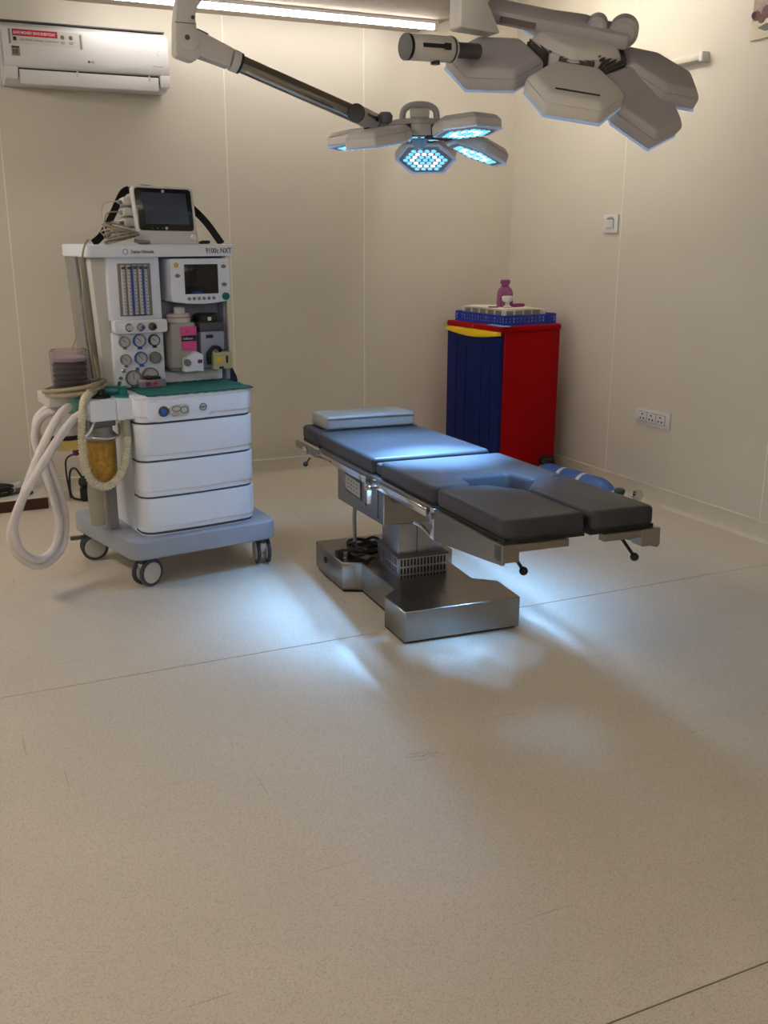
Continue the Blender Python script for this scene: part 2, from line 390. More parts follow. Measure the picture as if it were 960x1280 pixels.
# ------------------------------------------------------------------ switch, sockets, picture
def wall_item(name, label, cat, s, z):
    a = R(RWA); return empty(name, label, cat, (RWC[0]+s*math.cos(a), RWC[1]+s*math.sin(a), z), (0, 0, a))
e = wall_item('light_switch', 'square white light switch on the right wall', 'switch', 1.018, 1.50)
B().box(-.06, .06, -.012, 0, -.05, .05, .003).obj('plate', M_WHITE, e)
B().box(-.036, .032, -.0135, -.01, -.024, .028, .0015).obj('switch_frame', M_MIDG, e)
B().box(-.034, .026, -.017, -.011, -.022, .024, .002, M=RX(4)).obj('rocker', M_WHITE, e)
for x in (-.022, -.008, .006, .018): B().box(x-.004, x+.004, -.0128, -.011, .030, .035).obj('indicator_mark', M_DGREY, e)
e = wall_item('wall_socket', 'long white plate with three power sockets on the right wall', 'socket', 1.476, .472)
B().box(-.136, .136, -.012, 0, -.045, .045, .003).obj('plate', M_WHITE, e)
for k in range(3):
    x = -.078+k*.078*.93
    f = B().box(x-.036, x+.036, -.0135, -.01, -.028, .028, .001).obj('socket_frame', M_MIDG, e)
    g = B().box(x-.034, x+.034, -.0155, -.01, -.026, .026, .002).obj('socket', M_WHITE, e)
    for dx, dz in ((0, .013), (-.013, -.010), (.013, -.010)):
        B().cyl((x+dx, -.0162, dz), (x+dx, -.012, dz), .0055, n=12).obj('pin_hole', M_BLACK, g)
e = wall_item('wall_picture', 'small cream framed picture with dark red flowers at the top right', 'picture', 2.04, 2.43)
B().box(-.11, .11, -.014, 0, -.13, .13, .002).obj('frame', M_CREAMC, e)
B().box(-.098, .098, -.016, -.012, -.05, .118).obj('print', mat('picture_print', (150, 132, 122), .6, var=.3, scale=30), e)
for x, z, r in ((-.075, -.03, .022), (-.045, -.045, .02), (-.02, -.02, .026), (.03, -.03, .03), (.07, -.01, .025), (-.09, -.025, .016)):
    B().cyl((x, -.018, z), (x, -.015, z), r, n=14).obj('flower', mat('flower_red', (84, 16, 40), .6, var=.4, scale=70), e)
B().prism([(-.02, -.07), (-.065, -.082), (-.02, -.1), (.05, -.1), (.05, -.07)], .0145, .0165, M=RX(90)).obj('dark_mark', M_BLACK, e)

# ================================================================== operating table
tb = empty('operating_table', 'stainless steel operating table with black padded sections', 'operating table', (1.70, 3.0, 0), (0, 0, R(-4)))
TT = T((-.045, .2, .66)) @ RX(-2.58)                    # table top frame (tilted): x across, y to the head, z=0 pad top
poly = [(-.235, 0), (.235, 0), (.238, .19), (.155, .255), (.155, .585), (.235, .62), (.235, .94), (-.285, .94), (-.285, .83), (-.272, .61), (-.197, .578), (-.183, .24), (-.245, .18)]
B().prism(poly, .012, .13, .003, 1).obj('base', M_STEEL, tb)
B().prism([(x*.97, .02+y*.97) for x, y in poly], 0.0, .014).obj('base_gasket', M_RUBBER, tb)
B().box(-.2715, -.2, .594, .606, .02, .115, .001, M=T((0, 0, 0)) @ T((-.235, .6, 0)) @ RZ(-21) @ T((.235, -.6, 0))).obj('access_plate', M_STEELV, tb)
B().cyl((-.287, .80, .085), (-.283, .80, .085), .014, n=20).obj('round_plug', M_BLACK, tb)
# column with telescopic skirt
B().box(-.118, .072, .36, .55, .13, .36, .008).obj('column', M_STEELV, tb)
sk = B(); sk.box(-.128, .082, .335, .575, .128, .218, .004).obj('column_skirt', M_STEELV, tb)
B().box(-.133, .087, .33, .58, .216, .224, .002).obj('skirt_flange', M_DGREY, tb)
for row, (z0, z1) in enumerate(((.182, .210), (.150, .174), (.132, .143))):
    for k in range(14):
        x = -.115+k*.0142
        B().box(x-.0038, x+.0038, .3335, .345, z0, z1).obj('vent_slot', M_BLACK, tb)
for row, (z0, z1) in enumerate(((.182, .210), (.150, .174))):
    for k in range(10):
        y = .36+k*.0205
        B().box(-.1295, -.12, y-.004, y+.004, z0, z1).obj('vent_slot', M_DGREY, tb)
B().box(-.0415, -.0385, .359, .362, .225, .36).obj('column_seam', M_DGREY, tb)
# body box under the back section
B().prism([(.245, .385), (.80, .352), (.80, .535), (.245, .57)], -.225, .135, .004, 1, M=MS).obj('body_box', M_STEEL, tb)
B().box(-.2265, -.21, .30, .308, .40, .55).obj('box_seam', M_DGREY, tb)
pl = B().box(-.2275, -.22, .50, .69, .425, .495, .001).obj('rating_plate', M_OFFW, tb)
B().box(-.2285, -.222, .494, .696, .42, .5, .001).obj('rating_plate_frame', M_DGREY, tb)
pl2 = B().box(-.2292, -.222, .505, .685, .43, .49).obj('rating_plate_face', mat('plate_grey', (150, 148, 142), .5), tb)
for k in range(3):
    for j in range(4): B().box(-.2297, -.229, .53+j*.035, .545+j*.035, .442+k*.016, .446+k*.016).obj('printed_line', M_PRINT, pl2)
for y, z in ((.74, .53), (.30, .41), (.44, .42)): B().cyl((-.2275, y, z), (-.22, y, z), .006, n=12).obj('bolt', M_DGREY, tb)
# seat cross frame in front of the box
B().prism([(-.10, .54), (.25, .47), (.25, .56), (-.20, .602), (-.20, .585)], -.19, .10, .003, 1, M=MS).obj('seat_frame', M_STEEL, tb)
# top frames, pads
def tprism(poly, z0, z1, bev=0, seg=2): return B().prism(poly, z0, z1, bev, seg, M=TT)
hw = .2375
def rect(x0, x1, y0, y1): return [(x0, y0), (x1, y0), (x1, y1), (x0, y1)]
def pad(name, poly, z0=-.058, z1=0, r=.03, lab=None):
    b = B(); b.prism(roundpoly(poly, r, 5), z0, z1, .014, 4, M=TT)
    o = b.obj(name, M_PAD, tb, sharp=60)
    if lab: o['label'] = lab
    return o
pad('head_pad', rect(-hw, hw, .695, .945), r=.035)
pad('back_pad', rect(-hw, hw, .005, .685), r=.02)
pad('joint_pad', rect(-hw+.01, hw-.01, -.062, -.002), -.055, -.016, r=.01)
seat = [(-hw, -.555), (-.105, -.555), (-.088, -.44), (.082, -.44), (.098, -.555), (hw, -.555), (hw, -.07), (-hw, -.07)]
pad('seat_pad', seat, r=[.03, .03, .02, .02, .03, .03, .02, .02])
# leg sections, each with its chamfer beside the perineal cut-out
legL = [(-.238, -1.04), (.012, -1.04), (.012, -.70), (-.07, -.572), (-.238, -.572)]
legR = [(.030, -1.04), (.238, -1.04), (.238, -.545), (.125, -.545), (.030, -.67)]
pad('leg_pad', legL, r=.025); pad('leg_pad', legR, r=.025)
tprism([(x*.97, y) for x, y in rect(-hw, hw, .70, .94)], -.072, -.058).obj('head_plate', M_BLACK, tb)
tprism([(x*.97, y) for x, y in rect(-hw, hw, .01, .68)], -.072, -.056).obj('back_plate', M_BLACK, tb)
tprism([(x*.97, y+.01) for x, y in seat], -.072, -.056).obj('seat_plate', M_BLACK, tb)
tprism([(x, y+.008) for x, y in legL], -.068, -.054).obj('leg_plate', M_BLACK, tb)
tprism([(x, y+.008) for x, y in legR], -.068, -.054).obj('leg_plate', M_BLACK, tb)
for s in (-1, 1):
    # under frame and accessory rails on both long sides
    B().box(s*.232-.012, s*.232+.012, -.55, .66, -.098, -.062, .003, M=TT).obj('side_frame', M_STEEL, tb)
    B().box(s*.252-.006, s*.252+.006, .02, .66, -.097, -.072, .002, M=TT).obj('accessory_rail', M_CHROME, tb)
    B().box(s*.252-.006, s*.252+.006, -.53, -.06, -.097, -.070, .002, M=TT).obj('accessory_rail', M_CHROME, tb)
    B().box(s*.246-.006, s*.246+.006, .68, 1.0, -.108, -.078, .002, M=TT).obj('head_rail', M_STEEL, tb)
    B().box(s*.258-.012, s*.258+.012, .80, .835, -.112, -.082, .004, M=TT).obj('rail_clamp', M_CHROME, tb)
    B().cyl((s*.262, .74, -.118), (s*.29, .70, -.13), .004, n=10, M=TT).ball((s*.295, .695, -.134), .011, M=TT).obj('clamp_knob', M_BLACK, tb)
    for y in (-.51, -.04, .04, .62): B().box(s*.247-.008, s*.247+.008, y-.012, y+.012, -.1, -.07, .002, M=TT).obj('rail_block', M_STEEL, tb)
    # hinge towards the leg section
    B().box(s*.236-.014, s*.236+.014, -.585, -.545, -.165, -.062, .004, M=TT).obj('hinge_bracket', M_CHROME, tb)
    B().cyl((s*.226, -.58, -.085), (s*.262, -.58, -.085), .012, n=18, M=TT).obj('hinge_pin', M_CHROME, tb)
    # leg section side cheek: tall at the hinge, lower at the end
    xs0, xs1 = (-.252, -.240) if s < 0 else (.240, .252)
    B().prism([(-.585, -.062), (-.585, -.165), (-1.045, -.122), (-1.045, -.066)], xs0, xs1, .002, 1, M=TT @ MS).obj('leg_cheek', M_STEEL, tb)
    bx = (-.252, -.20) if s < 0 else (.19, .252)
    B().box(*bx, -1.05, -1.0, -.115, -.064, .002, 1, M=TT).obj('end_block', M_STEEL, tb)
    cx = (-.205, -.045) if s < 0 else (.065, .20)
    B().box(*cx, -1.048, -1.02, -.088, -.066, .002, 1, M=TT).obj('end_bar', M_STEEL, tb)
    p0 = (s*.175+(-.0 if s < 0 else .015), -.90, -.085); p1 = (s*.165+(-.0 if s < 0 else .03), -1.01, -.155)
    B().cyl(p0, p1, .005, n=10, M=TT).obj('release_lever', M_DGREY, tb)
    B().ball(p1, .0125, M=TT).obj('lever_knob', M_BLACK, tb)
# hanging release handle, crank tube and the clamps on the near rail
B().box(-.268, -.256, .005, .075, -.092, -.066, .003, M=TT).obj('rail_clamp', M_CHROME, tb)
B().box(-.270, -.262, .0, .012, -.118, -.066, .002, M=TT).obj('clamp_screw', M_CHROME, tb)
B().cyl((-.262, -.02, -.112), (-.268, -.035, -.160), .0095, .008, n=14, bev=.003, M=TT).obj('release_handle', mat('clear_grip', (225, 228, 235), .15, var=.02), tb)
B().ball((-.26, -.018, -.105), .010, M=TT).obj('handle_pivot', M_CHROME, tb)
B().tube([(-.24, -.40, -.148), (-.236, -.46, -.150), (-.236, -.53, -.168)], .006, n=10, M=TT).obj('adjust_rod', M_CHROME, tb)
B().tube([(-.17, .72, .37), (-.175, .73, .30), (-.17, .74, .20), (-.165, .745, .125)], .0085, n=12).obj('supply_conduit', M_MIDG, tb)
# coil of black mains cable lying on the rear of the base
cc = empty('power_cable', 'coil of black power cable lying on the operating table base', 'cable', (1.70, 3.0, 0), (0, 0, R(-4)))
pts = []
for k in range(64):
    a = k/64*2*math.pi*5; rr = .062+.012*math.sin(k*1.7)
    pts.append((-.135+rr*1.12*math.cos(a), .70+rr*math.sin(a), .140+.042*(k/64)+.006*math.sin(k*2.3)))
B().tube(pts, .0065, n=8, sub=3).obj('cable_loops', M_RUBBER, cc)
B().tube([(-.075, .68, .165), (-.04, .63, .15), (.0, .60, .139), (.03, .585, .139)], .006, n=8).obj('cable_tail', M_RUBBER, cc)
B().tube([(-.20, .72, .142), (-.235, .735, .142), (-.255, .70, .142)], .0055, n=8).obj('cable_tail', M_RUBBER, cc)
B().box(-.275, -.245, .665, .70, .1305, .158, .004).obj('plug', M_RUBBER, cc)
# head cushion
hp = empty('head_cushion', 'flat grey vinyl cushion lying on the head end of the table', 'cushion', (1.70, 3.0, 0), (0, 0, R(-4)))
q = B(); q.prism(roundpoly(rect(-.195, .215, .70, .93), .018, 4), .001, .062, .012, 3, M=TT @ RZ(0))
q.obj('cushion_body', M_PILLOW, hp, sharp=60)
B().tube([(-.19, .698, .050), (0, .697, .052), (.21, .698, .050)], .0025, n=6, M=TT).obj('seam_piping', M_MIDG, hp)

# ================================================================== anaesthesia machine
am = empty('anaesthesia_machine', 'white and grey anaesthesia machine on castors with drawers', 'medical machine', (1.011, 4.035, 0), (0, 0, R(8)))
def mb(x0, x1, y0, y1, z0, z1, m, n, bev=.003, seg=2, parent=None):
    return B().box(x0, x1, y0, y1, z0, z1, bev, seg).obj(n, m, parent or am)
base = roundpoly([(-.335, -.03), (.325, -.03), (.35, .56), (-.41, .60)], [.06, .06, .06, .06], 6)
B().prism(base, .135, .222, .012, 3).obj('base', M_GREY, am)
# castors
def castor(x, y, ang):
    c = empty('castor', loc=(x, y, 0), rot=(0, 0, R(ang)), parent=am)
    B().lathe([(.016, .10), (.022, .125), (.022, .137)], n=18).obj('stem', M_DGREY, c)
    B().prism([(.0, .11), (.03, .12), (.055, .105), (.06, .06), (.045, .03), (.02, .05), (-.02, .10)], -.013, .013, .003, 2, M=Matrix(((1, 0, 0, 0), (0, 0, 1, 0), (0, 1, 0, 0), (0, 0, 0, 1)))).obj('fork', M_MACH, c)
    for s in (-1, 1):
        B().lathe([(.052, -.008), (.060, -.005), (.060, .005), (.052, .008)], n=32, M=T((.022, s*.024, .0602)) @ RX(90)).obj('tyre', M_DGREY, c)
        B().lathe([(.044, -.010), (.047, -.006), (.047, .006), (.044, .0105)], n=32, M=T((.022, s*.0245, .0602)) @ RX(90)).obj('hub_cap', M_OFFW, c)
    return c
castor(-.275, .045, 22); castor(.285, .045, 78); cb = castor(-.36, .53, -8); castor(.29, .50, 60)
B().box(-.08, .0, -.012, .012, .10, .116, .003).obj('brake_lever', M_DGREY, cb)
# drawer cabinet: each front bowed with rounded corners
def bow(u0, u1, v0, v1, dep, r):
    pts = [(u1, v1), (u0, v1)]
    n = 14
    arc = []
    for k in range(n+1):
        t = k/n; u = u0+(u1-u0)*t
        e = min(t, 1-t)*(u1-u0); c = r-math.sqrt(max(0, r*r-(max(0, r-e))**2))
        arc.append((u, v0+c-dep*(1-(2*t-1)**2)))
    fine = []
    for k in range(9): 
        e = r*(1-math.cos(math.pi/2*k/8)); fine.append((u0+e, v0+r-math.sqrt(max(0, r*r-(r-e)**2))-dep*(1-(2*e/(u1-u0)-1)**2)))
    mid = [(u0+(u1-u0)*t, v0-dep*(1-(2*t-1)**2)) for t in (.2, .35, .5, .65, .8)]
    fr = [(u0+u1-a, b) for a, b in reversed(fine)]
    return pts+fine+mid+fr
U0, U1 = -.272, .247
B().prism(bow(U0+.008, U1-.008, .02, .46, .012, .05), .215, .80).obj('drawer_carcass', M_MACH, am)
zz = [.235, .388, .541, .70]
B().prism(bow(U0+.0065, U1-.0065, .018, .12, .013, .05), .228, .72).obj('drawer_gap', M_DGREY, am)
for a, b in zip(zz, zz[1:]):
    d = B().prism(bow(U0, U1, .008, .11, .014, .05), a+.026, b-.005, .004, 2).obj('drawer', M_MACH, am)
    B().prism(bow(U0+.004, U1-.004, .016, .11, .013, .05), a+.003, a+.0262, .002, 1).obj('drawer_grip', M_MACH, d)
B().prism(bow(U0, U1, .006, .46, .014, .05), .726, .802, .006, 2).obj('fascia', M_MACH, am)
B().prism(bow(U0+.004, U1-.004, .016, .46, .012, .05), .703, .7262, .003, 2).obj('fascia_lip', M_MACH, am)
B().prism(roundpoly([(-.20, .705), (.02, .705), (.06, .75), (.06, .79), (-.23, .79), (-.23, .72)], .012, 4), .0, .014, .004, 2, M=T((0, .004, 0)) @ RX(90)).obj('control_boss', M_MACH, am)
B().lathe([(.022, 0), (.022, .004), (.019, .006)], n=24, M=T((-.165, -.010, .748)) @ RX(90)).obj('knob_recess', M_DGREY, am)
B().lathe([(.013, 0), (.012, .012), (.009, .014)], n=20, M=T((-.168, -.014, .748)) @ RX(90)).obj('power_knob', M_BLUE, am)
B().prism(roundpoly(rect(-.142, -.055, .722, .772), .022, 6), .0, .006, .002, M=T((0, -.011, 0)) @ RX(90)).obj('control_plate', M_OFFW, am)
for x, z, a, b, m in ((-.112, .755, .018, .011, M_PRINTG), (-.078, .748, .016, .014, M_PRINTG), (-.118, .733, .013, .006, mat('print_pink', (196, 130, 130), .6))):
    t = B(); t.tube([(x+a*math.cos(k/10*2*math.pi), -.0178, z+b*math.sin(k/10*2*math.pi)) for k in range(10)], .0016, n=6, sub=2, closed=True); t.obj('printed_outline', m, am)
B().lathe([(.016, 0), (.016, .003)], n=24, M=T((.005, -.012, .753)) @ RX(90)).obj('pressure_port', M_OFFW, am)
B().tube([(.005+.014*math.cos(k/12*2*math.pi), -.0165, .753+.014*math.sin(k/12*2*math.pi)) for k in range(12)], .0018, n=6, sub=2, closed=True).obj('printed_outline', M_PRINTG, am)
B().box(-.004, .014, -.0162, -.015, .750, .756).obj('printed_mark', M_PRINTG, am)
B().prism(bow(U0-.004, U1+.004, .0, .46, .014, .05), .80, .812, .004, 2).obj('worktop', M_MACH, am)
# tower
taper = lambda c: (c.x+max(0, min(1, (1.35-c.z)/.55))*.03*(1 if c.x < -.2 else 0), c.y, c.z)
B().box(-.335, -.27, .275, .56, .81, 1.352, .006).warp(taper).obj('tower_side', M_OFFW, am)
B().box(-.36, -.334, .33, .55, .80, 1.352, .006).warp(taper).obj('tower_rail', M_TOWER, am)
B().box(-.372, -.356, .35, .39, .80, 1.352, .003).warp(taper).obj('rail_channel', M_MIDG, am)
mb(-.28, .255, .38, .56, .81, 1.352, M_TOWER, 'tower_back')
mb(.25, .272, .30, .56, .81, 1.352, M_GREY, 'tower_side', .004)
B().box(.256, .266, .275, .30, .86, 1.16, .004).obj('grab_rail', M_OFFW, am)
mb(-.058, .25, .36, .385, .82, 1.16, M_GREY, 'back_plate', .002)
mb(-.05, .235, .30, .40, .815, .865, M_MACH, 'manifold_ledge', .006)
# top shelf with lettering
B().prism(roundpoly([(-.362, .215), (.275, .215), (.275, .58), (-.362, .58)], .02, 4), 1.35, 1.40, .006, 3).obj('top_shelf', M_MACH, am)
text('9100c NXT', .030, T((.142, .2135, 1.364)), M_PRINTG, am, bold=.0006, sx=.82)
text('Datex-Ohmeda', .017, T((-.182, .2135, 1.366)), M_PRINTG, am, bold=.0005, sx=.9)
B().tube([(-.205+.010*math.cos(k/10*2*math.pi), .2145, 1.372+.010*math.sin(k/10*2*math.pi)) for k in range(10)], .0012, n=6, sub=2, closed=True).obj('printed_logo', M_PRINTG, am)
# flowmeter module
mb(-.275, -.052, .25, .40, 1.095, 1.352, M_MACH, 'flow_module', .006)
mb(-.232, -.093, .246, .26, 1.112, 1.325, M_TOWER, 'flow_window', .002)
for k, x in enumerate((-.212, -.187, -.163, -.139, -.116)):
    tb_ = B().cyl((x, .244, 1.118), (x, .244, 1.318), .0085, n=12).obj('flow_tube', mat('flow_tube_glass', (206, 202, 206), .15, var=.03), am)
    for j in range(13): B().box(x-.004, x+.003, .2345, .2365, 1.13+j*.0135, 1.1325+j*.0135).obj('scale_mark', M_PRINTG, tb_)
    B().box(x-.007, x+.007, .2335, .237, 1.302, 1.312).obj('tube_label', M_DGREY, tb_)
for x0, x1, z0, z1 in ((-.180, -.176, 1.115, 1.315), (-.132, -.128, 1.115, 1.315), (-.180, -.128, 1.311, 1.315), (-.180, -.128, 1.115, 1.119)):
    mb(x0, x1, .231, .240, z0, z1, M_BLUE, 'blue_frame', 0)
# knob shelf
B().prism(roundpoly(rect(-.272, -.045, 1.044, 1.098), .012, 4), 0, .05, .004, 2, M=T((0, .262, 0)) @ RX(90)).obj('knob_shelf', M_MACH, am)
for x, m in ((-.212, M_OFFW), (-.162, M_BLUE), (-.112, M_BLACK)):
    B().lathe([(.017, 0), (.017, .006), (.013, .010), (.012, .024), (.010, .026)], n=20, M=T((x, .212, 1.069)) @ RX(90)).obj('flow_knob', M_CHROME if m is not M_BLACK else M_DGREY, am)
    B().lathe([(.009, 0), (.008, .004)], n=16, M=T((x+.002, .187, 1.069)) @ RX(90)).obj('knob_cap', m, am)
# gauge panel
mb(-.272, -.052, .25, .40, .808, 1.046, M_MACH, 'gauge_panel', .005)
M_DIAL = mat('dial_face', (196, 192, 194), .4)
def gauge(x, z, r, rim, needle=45, blank=False):
    g = B().lathe([(r, 0), (r*1.02, .01), (r*.98, .016), (r*.86, .016), (r*.84, .012)], n=28, M=T((x, .25, z)) @ RX(90)).obj('gauge', rim, am)
    B().lathe([(r*.84, 0), (r*.84, .001)], n=28, M=T((x, .2375, z)) @ RX(90)).obj('dial', M_DIAL if not blank else M_TOWER, g)
    if not blank:
        MM = T((x, .2355, z)) @ RY(-needle)
        B().box(-.0012, .0012, -.001, .0, -r*.2, r*.62, M=MM).obj('needle', M_BLACK, g)
        for k in range(9):
            MM = T((x, .2358, z)) @ RY(-120+k*30); B().box(-.0008, .0008, -.0006, 0, r*.62, r*.76, M=MM).obj('dial_tick', M_PRINT, g)
        B().box(x-r*.3, x+r*.3, .234, .25, z-r*1.3, z-r*.98, .001).obj('gauge_label', rim, g)
M_GRIM = mat('gauge_rim', (128, 124, 122), .35, .5)
gauge(-.224, 1.008, .023, M_GRIM); gauge(-.160, 1.010, .027, M_BLUE); gauge(-.096, 1.009, .024, M_BLACK)
gauge(-.224, .934, .023, M_GRIM); gauge(-.158, .937, .027, M_BLUE); gauge(-.095, .936, .025, M_GRIM, blank=True)
gauge(-.196, .856, .033, M_GRIM, 10); gauge(-.122, .860, .036, M_GRIM, 80)
for x, z in ((-.236, .888), (-.176, .890), (-.25, .858)):
    B().lathe([(.009, 0), (.009, .006), (.006, .010)], n=14, M=T((x, .25, z)) @ RX(90)).obj('needle_valve', M_CHROME, am)
# ventilator display
B().prism(roundpoly([(-.012, 1.165), (.06, 1.155), (.125, 1.152), (.19, 1.155), (.256, 1.165), (.256, 1.342), (-.012, 1.342)], [.012, 0, 0, 0, .012, .008, .008], 4), 0, .15, .005, 2, M=T((0, .38, 0)) @ RX(90)).obj('ventilator_display', M_MACH, am)
mb(.048, .200, .2275, .236, 1.195, 1.318, M_SCREEN, 'screen', .001)
for k in range(6): B().lathe([(.0075, 0), (.007, .004)], n=14, M=T((.065+k*.0225, .231, 1.176)) @ RX(90)).obj('menu_button', M_MIDG, am)
B().lathe([(.011, 0), (.010, .004)], n=16, M=T((.014, .231, 1.316)) @ RX(90)).obj('alarm_button', mat('alarm_yellow', (206, 178, 70), .4), am)
for x, z in ((.018, 1.272), (.228, 1.308), (.228, 1.232)):
    B().lathe([(.011, 0), (.010, .004)], n=16, M=T((x, .231, z)) @ RX(90) @ Matrix.Diagonal((1.1, .75, 1, 1))).obj('side_button', M_MIDG, am)
B().lathe([(.016, 0), (.016, .012), (.013, .018)], n=24, M=T((.232, .231, 1.182)) @ RX(90)).obj('control_wheel', M_TEALP, am)
# absorber arm on the left
mb(-.442, -.335, .06, .21, .718, .802, M_MACH, 'absorber_block', .006); mb(-.334, -.232, .055, .21, .716, .802, M_MACH, 'absorber_block', .004)
B().lathe([(.020, 0), (.018, .012)], n=20, M=T((-.442, .12, .758)) @ RY(-90)).obj('side_knob', M_DGREY, am)
B().lathe([(.040, 0), (.036, .008), (.018, .012), (.016, .03), (.008, .034)], n=24, M=T((-.372, .14, .802))).obj('relief_valve', M_BLACK, am)
mb(-.575, -.35, .16, .34, .775, .822, M_OFFW, 'bellows_tray', .006)
B().lathe([(.083, 0), (.083, .014), (.078, .016)], n=36, M=T((-.463, .225, .822))).obj('bellows_base', M_TOWER, am)
pr = [(.05, 0)]
for k in range(5): pr += [(.068, .008+k*.021), (.068, .014+k*.021), (.060, .019+k*.021)]
pr += [(.05, .108)]
B().lathe(pr, n=36, M=T((-.463, .225, .838))).obj('bellows', mat('bellows_dark', (52, 46, 52), .4), am)
B().lathe([(.060, 0), (.066, .004), (.066, .014), (.05, .018)], n=36, M=T((-.463, .225, .948))).obj('bellows_disc', mat('bellows_top', (206, 186, 200), .4), am)
B().lathe([(.076, 0), (.076, .148), (.070, .155), (.0688, .152), (.0735, .147), (.0735, 0)], n=36, M=T((-.463, .225, .838))).obj('bellows_housing', M_CLEAR, am)
# canister below
B().lathe([(.054, 0), (.054, .155), (.050, .16)], n=32, M=T((-.388, .13, .468))).obj('absorbent', M_AMBERG, am)
B().lathe([(.050, 0), (.060, .006), (.060, .19), (.0575, .19), (.0575, .008), (.02, .004)], n=32, M=T((-.388, .13, .450))).obj('canister', M_AMBER, am)
B().lathe([(.066, 0), (.066, .014), (.05, .03), (.05, .05)], n=32, M=T((-.388, .13, .638))).obj('canister_cap', M_TOWER, am)
B().tube([(-.46, .085, .66), (-.44, .07, .655), (-.38, .062, .648), (-.33, .07, .655), (-.322, .085, .70)], .0055, n=10).obj('bail_handle', M_CHROME, am)
B().tube([(-.47, .08, .66), (-.445, .08, .675), (-.425, .085, .705), (-.42, .09, .72)], .0065, n=10).obj('latch_lever', M_CHROME, am)
mb(-.44, -.33, .10, .20, .688, .718, M_MIDG, 'canister_mount', .004)
B().lathe([(.086, 0), (.092, .012), (.092, .042), (.086, .046)], n=36, M=T((-.485, .27, .588))).obj('condenser_dish', M_AMBER, am)
B().lathe([(.09, 0), (.09, .012), (.086, .014)], n=36, M=T((-.485, .27, .634))).obj('dish_ring', M_BLACK, am)
B().lathe([(.084, 0), (.082, .018), (.062, .036), (.03, .042)], n=36, M=T((-.485, .27, .647))).obj('dish_dome', M_OFFW, am)
B().cyl((-.455, .27, .588), (-.455, .27, .548), .016, .012, n=16).obj('drain_tap', M_PURPLE, am)
B().lathe([(.03, 0), (.032, .02), (.034, .15), (.03, .19), (.02, .2)], n=24, M=T((-.405, .20, .255))).obj('water_trap', M_MILKY, am)
mb(-.352, -.315, .20, .26, .22, .72, M_MIDG, 'support_post', .004)
# corrugated ventilator hose hanging in front of the canister
CORR = [(-.327, .2, .833), (-.399, .14, .833), (-.456, .07, .812), (-.475, .05, .766), (-.486, .05, .671), (-.484, .05, .573), (-.468, .05, .499), (-.432, .05, .461), (-.393, .05, .455), (-.351, .05, .483), (-.32, .05, .543), (-.305, .05, .618), (-.302, .055, .655)]
B().tube(CORR, .0155, n=14, sub=8, rib=.0027, pitch=.0115).obj('ventilator_hose', M_CORR, am, sharp=80)
B().cyl((-.302, .055, .65), (-.298, .075, .718), .018, .020, n=18).obj('hose_cuff', M_MILKY, am)
# breathing circuit hoses (a lift-off loop)
br = empty('breathing_circuit', 'pair of looped translucent white breathing hoses hanging beside the machine', 'breathing hose', (1.011, 4.035, 0), (0, 0, R(8)))
HOSE1 = [(-0.471, 0.16, 0.781), (-0.533, 0.1, 0.77), (-0.599, 0.06, 0.709), (-0.684, 0.04, 0.567), (-0.75, 0.05, 0.413), (-0.786, 0.08, 0.304), (-0.759, 0.12, 0.205), (-0.674, 0.16, 0.131), (-0.581, 0.2, 0.156), (-0.537, 0.22, 0.255), (-0.543, 0.23, 0.385), (-0.573, 0.24, 0.53), (-0.609, 0.25, 0.64), (-0.603, 0.26, 0.713), (-0.555, 0.26, 0.758), (-0.495, 0.24, 0.769)]
HOSE2 = [(-0.453, 0.1, 0.75), (-0.509, 0.06, 0.739), (-0.588, 0.02, 0.671), (-0.683, 0.0, 0.553), (-0.748, 0.02, 0.443), (-0.776, 0.06, 0.334), (-0.747, 0.1, 0.219), (-0.67, 0.14, 0.164), (-0.599, 0.18, 0.192), (-0.566, 0.2, 0.282), (-0.577, 0.21, 0.395), (-0.604, 0.22, 0.531), (-0.624, 0.23, 0.638), (-0.607, 0.235, 0.708), (-0.569, 0.235, 0.74), (-0.514, 0.22, 0.754)]
for h in (HOSE1, HOSE2): B().tube(h, .0165, n=14, sub=8, rib=.0008, pitch=.006).obj('hose', M_HOSE, br, sharp=80)
B().cyl((-.505, .12, .772), (-.455, .17, .785), .024, .026, n=20, bev=.003).obj('hose_connector', mat('mint_connector', (112, 170, 158), .35, var=.04), br)
B().cyl((-.515, .24, .768), (-.47, .235, .772), .019, .021, n=18).obj('hose_cuff', mat('lilac_cuff', (172, 158, 180), .4), br)
# hoses coiled on the bellows tray
th = empty('tray_hose', 'beige rubber hose coiled round the bellows canister', 'hose', (1.011, 4.035, 0), (0, 0, R(8)))
for k, (rx, ry, z, ph) in enumerate(((.115, .115, .832, 0), (.120, .108, .847, .5))):
    pts = [(-.452+rx*math.cos(a)+.012*math.sin(3*a+ph), .215+ry*math.sin(a), z+.014*math.cos(a*1+ph)) for a in [i/12*2*math.pi for i in range(12)]]
    B().tube(pts, .0085, n=10, sub=4, closed=True).obj('hose_loop', M_CABLE, th)
B().tube([(-.345, .24, .86), (-.33, .29, .89), (-.335, .30, .95)], .009, n=10).obj('hose_tail', M_CABLE, th)
# thin sampling line and loom from the shelf
B().tube([(-0.372, 0.23, 1.363), (-0.385, 0.24, 1.201), (-0.41, 0.25, 1.072), (-0.436, 0.26, 0.99)], .0022, n=6).obj('sampling_line', M_CABLE, am)
B().tube([(-.344, .24, 1.418), (-.372, .205, 1.395), (-.385, .215, 1.328), (-.378, .25, 1.234), (-.366, .28, 1.106), (-.354, .29, .974), (-.349, .27, .88)], .0042, n=8).obj('cable_loom', M_CABLE, am)
